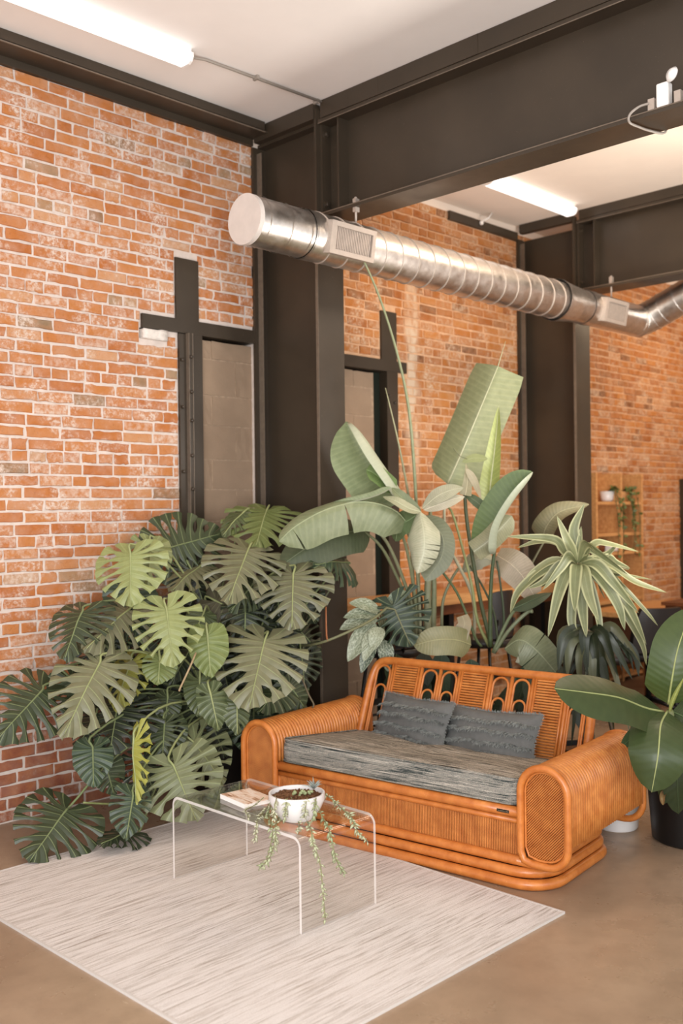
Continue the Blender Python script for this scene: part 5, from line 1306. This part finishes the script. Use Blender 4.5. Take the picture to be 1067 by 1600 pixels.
rleaf(s2, so2, [(736, 1008, 6.02), (712, 1000, 5.96), (680, 1000, 5.95), (646, 1009, 5.98)], 26, M_str, (128, 124, 88), (1, .5, 0), fold=(-.2, .2), curl=(-.2, .4), asym=(.95, .8), seed=36, rib=.003)
rleaf(s2, so2, [(716, 1000, 6.02), (722, 985, 6.02), (726, 974, 6.03), (722, 962, 6.05)], 15, M_str, (140, 128, 102), (1, .3, 0), seed=37, rib=0, wf=lambda t: .9-.3*t)
for k, (a_, b_) in enumerate((((820, 1060), (806, 1110)), ((855, 1075), (866, 1150)), ((735, 1050), (720, 1090)), ((690, 1040), (700, 1090)), ((830, 1050), (834, 1080)))):
    rleaf(s2, so2, [(a_[0], a_[1]-20, 6.3), (a_[0], a_[1], 6.3), (b_[0], b_[1], 6.32)], 14, M_str, (58, 74, 54), (1, .3, .2), seed=40+k, wf=w_oval)

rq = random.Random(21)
for k in range(22):  # extra dark leaves added to stand in for shadow behind the sofa
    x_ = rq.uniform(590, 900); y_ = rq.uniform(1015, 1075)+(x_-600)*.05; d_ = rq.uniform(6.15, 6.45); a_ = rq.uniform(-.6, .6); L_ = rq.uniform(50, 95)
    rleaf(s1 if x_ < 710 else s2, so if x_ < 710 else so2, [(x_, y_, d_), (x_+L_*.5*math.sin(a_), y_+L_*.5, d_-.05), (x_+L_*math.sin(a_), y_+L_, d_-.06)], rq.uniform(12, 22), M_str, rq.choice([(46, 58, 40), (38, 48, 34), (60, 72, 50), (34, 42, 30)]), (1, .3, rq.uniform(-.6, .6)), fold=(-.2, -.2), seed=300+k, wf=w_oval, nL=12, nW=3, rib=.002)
# silver aglaonema
c = dp(600, 1040, 6.35); ao = V((c.x, c.y, 0))
ag = thing('silver_aglaonema', ao, 'silver green speckled aglaonema behind the left end of the sofa back', 'plant')
pot(ag, ao, ao, .13, .26, M_blackpot)
ac = dp(598, 985, 6.05)
for k, (p0_, p1_, hw, cc) in enumerate((
    ((596, 958, 6.0), (545, 942, 5.95), 11, (112, 120, 96)), ((592, 962, 5.98), (536, 965, 5.92), 11, (92, 102, 80)), ((590, 968, 5.97), (530, 984, 5.9), 13, (96, 104, 84)),
    ((586, 974, 5.96), (543, 1034, 5.86), 17, (122, 130, 112)), ((590, 980, 5.94), (568, 1034, 5.84), 13, (132, 138, 120)), ((594, 980, 5.92), (582, 1018, 5.85), 13, (136, 142, 124)),
    ((586, 1000, 5.96), (564, 1052, 5.9), 12, (66, 82, 70)), ((604, 950, 6.12), (636, 924, 6.14), 10, (112, 134, 112)), ((600, 955, 6.1), (612, 935, 6.15), 9, (112, 130, 108)), ((600, 1000, 6.0), (606, 1050, 5.98), 13, (80, 92, 76)))):
    m_ = tuple((a_+b_)/2 for a_, b_ in zip(p0_, p1_)); m_ = (m_[0], m_[1]-5, m_[2]-.02)
    rleaf(ag, ao, [p0_, m_, p1_], hw, M_agl, cc, (1, .6, 0), fold=(.25, .25), wf=w_oval, seed=50+k, rib=.002, nL=14, nW=3)
    stalk(ag, ao, [(599, 1040, 6.08), (598, 1000, 6.05), p0_], .006, .004, (120, 126, 96), n=8)

# dracaena
c = dp(905, 1150, 5.75); do = V((.70, -2.06, 0))
dr_ = thing('corn_plant', do, 'dracaena corn plant with pale striped strap leaves behind the right sofa arm', 'plant')
pot(dr_, do, do, .16, .3, M_blackpot)
wo = V((.37, -2.45, 0))
dk_ = thing('dark_dracaena', wo, 'smaller dark leaved dracaena in a white pot below the pale striped corn plant', 'plant')
pot(dk_, wo, wo, .13, .24, M_ceram)
dcx = dp(903, 884, 5.7)
link_mesh('trunk', MB().tube(catmull([do+V((0, 0, .22)), do+V((.02, .01, .6)), dcx+V((.02, .02, -.25)), dcx], 14), .018, 8), M_stem, dr_, do, True, col=srgb(70, 60, 44))
dcl = dp(930, 1000, 5.8)
link_mesh('trunk', MB().tube(catmull([wo+V((0, 0, .2)), wo+V((.02, .02, .45)), dcl+V((.0, .0, -.15)), dcl], 12), .011, 8), M_stem, dk_, wo, True, col=srgb(58, 50, 38))
DR_ = [ # mid px, tip px, half width px, depth offsets
 ((884, 840), (870, 806), 8, -.05, -.05), ((897, 824), (913, 787), 9, 0, 0), ((905, 850), (908, 822), 6, -.02, 0), ((862, 842), (790, 838), 8, .0, -.1), ((840, 846), (808, 856), 5, .05, .05),
 ((876, 886), (848, 922), 9, -.12, -.2), ((898, 920), (898, 956), 9.5, -.16, -.22), ((872, 930), (856, 996), 10, -.14, -.2), ((920, 930), (935, 970), 9.5, -.14, -.2), ((910, 950), (916, 996), 10, -.1, -.16), ((893, 970), (904, 996), 8, -.06, -.08),
 ((932, 862), (981, 898), 8, -.05, .0), ((950, 850), (998, 862), 6, .05, .15), ((958, 910), (998, 958), 9, -.1, -.05), ((940, 894), (980, 900), 5, .0, .1), ((960, 894), (1020, 906), 5, .1, .2), ((990, 908), (1042, 926), 7, .05, .15),
 ((980, 945), (1010, 1008), 9, -.05, .0), ((965, 945), (976, 985), 9, -.1, -.1), ((1004, 950), (1028, 978), 5, .1, .15), ((830, 898), (820, 918), 6, .05, .05), ((812, 922), (797, 958), 8, .05, .05), ((850, 908), (824, 920), 6, 0, 0),
 ((918, 870), (926, 850), 8, -.1, -.12), ((922, 852), (932, 866), 8, -.14, -.2), ((948, 866), (965, 850), 6, .1, .1), ((934, 960), (940, 1000), 7, -.06, -.08), ((1000, 1000), (1010, 1040), 6, .02, .05)]
for k, (m_, tp, hw, d1, d2) in enumerate(DR_):
    bx0, by0 = 903+(m_[0]-903)*.06, 880+(m_[1]-880)*.05
    up = 14 if tp[1] > m_[1] else 0
    rleaf(dr_, do, [(bx0, by0, 5.7), ((bx0+m_[0])/2, (by0+m_[1])/2-up, 5.7+d1*.6), (m_[0], m_[1], 5.7+d1), (tp[0], tp[1], 5.7+d2)], hw*1.12, M_dra, (114, 120, 88) if k % 4 else (130, 134, 100), (1, .55, 0), fold=(.22, .22), wf=w_blade, seed=60+k, rib=0, nL=18, nW=3)
rd = random.Random(5)
for k in range(16):
    a_ = rd.uniform(-2.9, .2); Lk = rd.uniform(46, 92); tx, ty = 905+Lk*1.1*math.cos(a_), 905-Lk*.55*math.sin(a_)*-1+rd.uniform(10, 50)
    rleaf(dr_, do, [(904, 888, 5.74), (904+(tx-904)*.55, 888+(ty-888)*.35-16, 5.78), ((904+tx*3)/4, (880+ty*3)/4-6, 5.82), (tx, ty, 5.84)], rd.uniform(7, 10), M_dra, (96, 104, 76), (1, .55, 0), fold=(.25, .25), wf=w_blade, seed=160+k, rib=0, nL=16, nW=3)
for k, (m_, tp) in enumerate((((950, 1010), (962, 1062)), ((972, 1008), (985, 1034)), ((960, 1000), (972, 1050)), ((978, 1010), (990, 1050)), ((990, 1020), (998, 1058)), ((940, 1020), (950, 1050)), ((920, 1000), (938, 1046)), ((910, 1010), (902, 1050)), ((890, 990), (880, 1060)), ((876, 990), (874, 1040)), ((900, 1030), (916, 1050)), ((946, 990), (1000, 1050)), ((964, 985), (1006, 1046)), ((930, 1050), (944, 1090)), ((890, 1040), (890, 1110)), ((915, 1060), (900, 1120)), ((940, 1040), (966, 1130)), ((962, 1060), (985, 1150)), ((880, 1080), (874, 1160)), ((900, 1100), (892, 1170)), ((950, 1090), (960, 1165)))):
    hw = (9, 7, 4, 5)[k % 4]
    rleaf(dk_, wo, [(930, 996, 5.8), ((930+m_[0])/2, (996+m_[1])/2-10, 5.78), (m_[0], m_[1], 5.76), (tp[0], tp[1], 5.76)], hw, M_dra2, rd.choice([(50, 58, 42), (40, 48, 34), (104, 104, 82), (66, 74, 54)]), (1, .4, rd.uniform(-.5, .5)), fold=(.3, .3), wf=w_blade, seed=100+k, rib=0, nL=14, nW=2)

for k, (m_, tp) in enumerate((((890, 1010), (886, 1060)), ((912, 1000), (918, 1056)), ((930, 1020), (936, 1066)), ((905, 1030), (908, 1090)), ((946, 1000), (966, 1058)), ((880, 1000), (872, 1050)), ((925, 1040), (928, 1100)), ((960, 1010), (988, 1062)))):
    rleaf(dk_, wo, [(922, 985, 5.68), ((922+m_[0])/2, (985+m_[1])/2-8, 5.62), (m_[0], m_[1], 5.58), (tp[0], tp[1], 5.58)], (10, 11, 9, 8)[k % 4], M_dra2, rd.choice([(46, 54, 40), (38, 46, 32), (84, 88, 66)]), (1, .4, rd.uniform(-.5, .5)), fold=(.25, .25), wf=w_blade, seed=140+k, rib=0, nL=14, nW=2)
# banana plant at the right
bo = V((.44, -2.83, 0))
bp = thing('banana_plant', bo, 'young banana plant with broad dark leaves in a big black pot at the right edge', 'plant')
pot(bp, bo, bo, .225, .40, M_blackpot)
hub = (1046, 1118, 4.72)
c = dp(*hub)
link_mesh('stem', MB().tube(catmull([bo+V((0, 0, .34)), bo.lerp(c, .5)+V((.02, 0, .1)), c+V((0, 0, .02))], 12), [.032-.0012*i for i in range(13)], 10), M_stem, bp, bo, True, col=srgb(118, 124, 80))
rleaf(bp, bo, [(1036, 1112, 4.70), (1008, 1106, 4.62), (966, 1090, 4.50), (915, 1082, 4.42), (866, 1076, 4.38)], 46, M_ban, (54, 68, 38), (1, .55, 0), fold=(-.1, -.12), curl=(-.15, -.2), seed=70, rib=.006, ribcol=(150, 158, 104))
rleaf(bp, bo, [(1044, 1100, 4.78), (1050, 1060, 4.74), (1060, 1010, 4.74), (1082, 950, 4.8)], 40, M_ban, (64, 80, 40), (1, .3, 0), fold=(-.1, -.1), curl=(-.12, -.2), seed=71, rib=.006, ribcol=(160, 168, 108))
rleaf(bp, bo, [(1042, 1112, 4.66), (1032, 1134, 4.52), (1028, 1180, 4.42), (1018, 1238, 4.44)], 47, M_ban, (58, 72, 42), (1, .5, 0), fold=(-.15, -.18), curl=(-.2, -.3), seed=72, rib=.006, ribcol=(156, 164, 110))
rleaf(bp, bo, [(1046, 1112, 4.70), (1054, 1088, 4.68), (1070, 1056, 4.66)], 8, M_ban, (156, 162, 98), (1, .2, 0), fold=(.7, .7), curl=(.8, .8), seed=73, rib=0, wf=w_oval)
rleaf(bp, bo, [(1050, 1112, 4.74), (1068, 1120, 4.7), (1100, 1140, 4.66), (1140, 1180, 4.7)], 40, M_ban, (52, 66, 38), (1, .6, 0), seed=74, rib=.005)
rleaf(bp, bo, [(1048, 1122, 4.7), (1056, 1170, 4.62), (1058, 1220, 4.60), (1060, 1272, 4.64)], 24, M_ban, (40, 52, 30), (1, .3, .3), fold=(-.2, -.2), seed=75, rib=.004)
rleaf(bp, bo, [(1050, 1130, 4.72), (1048, 1180, 4.70), (1040, 1220, 4.7), (1038, 1256, 4.72)], 16, M_ban, (52, 66, 42), (1, .3, -.3), fold=(-.2, -.2), seed=76, rib=.003)
rleaf(bp, bo, [(1030, 1160, 4.9), (1004, 1146, 4.86), (986, 1154, 4.84), (968, 1170, 4.82)], 13, M_ban, (58, 76, 46), (1, .6, 0), seed=77, rib=.003, wf=w_oval)
rleaf(bp, bo, [(1040, 1236, 4.66), (1034, 1246, 4.62), (1036, 1258, 4.62)], 7, M_ban, (134, 106, 74), (1, .3, 0), fold=(.5, .5), curl=(.8, .8), seed=78, rib=0, wf=w_oval)
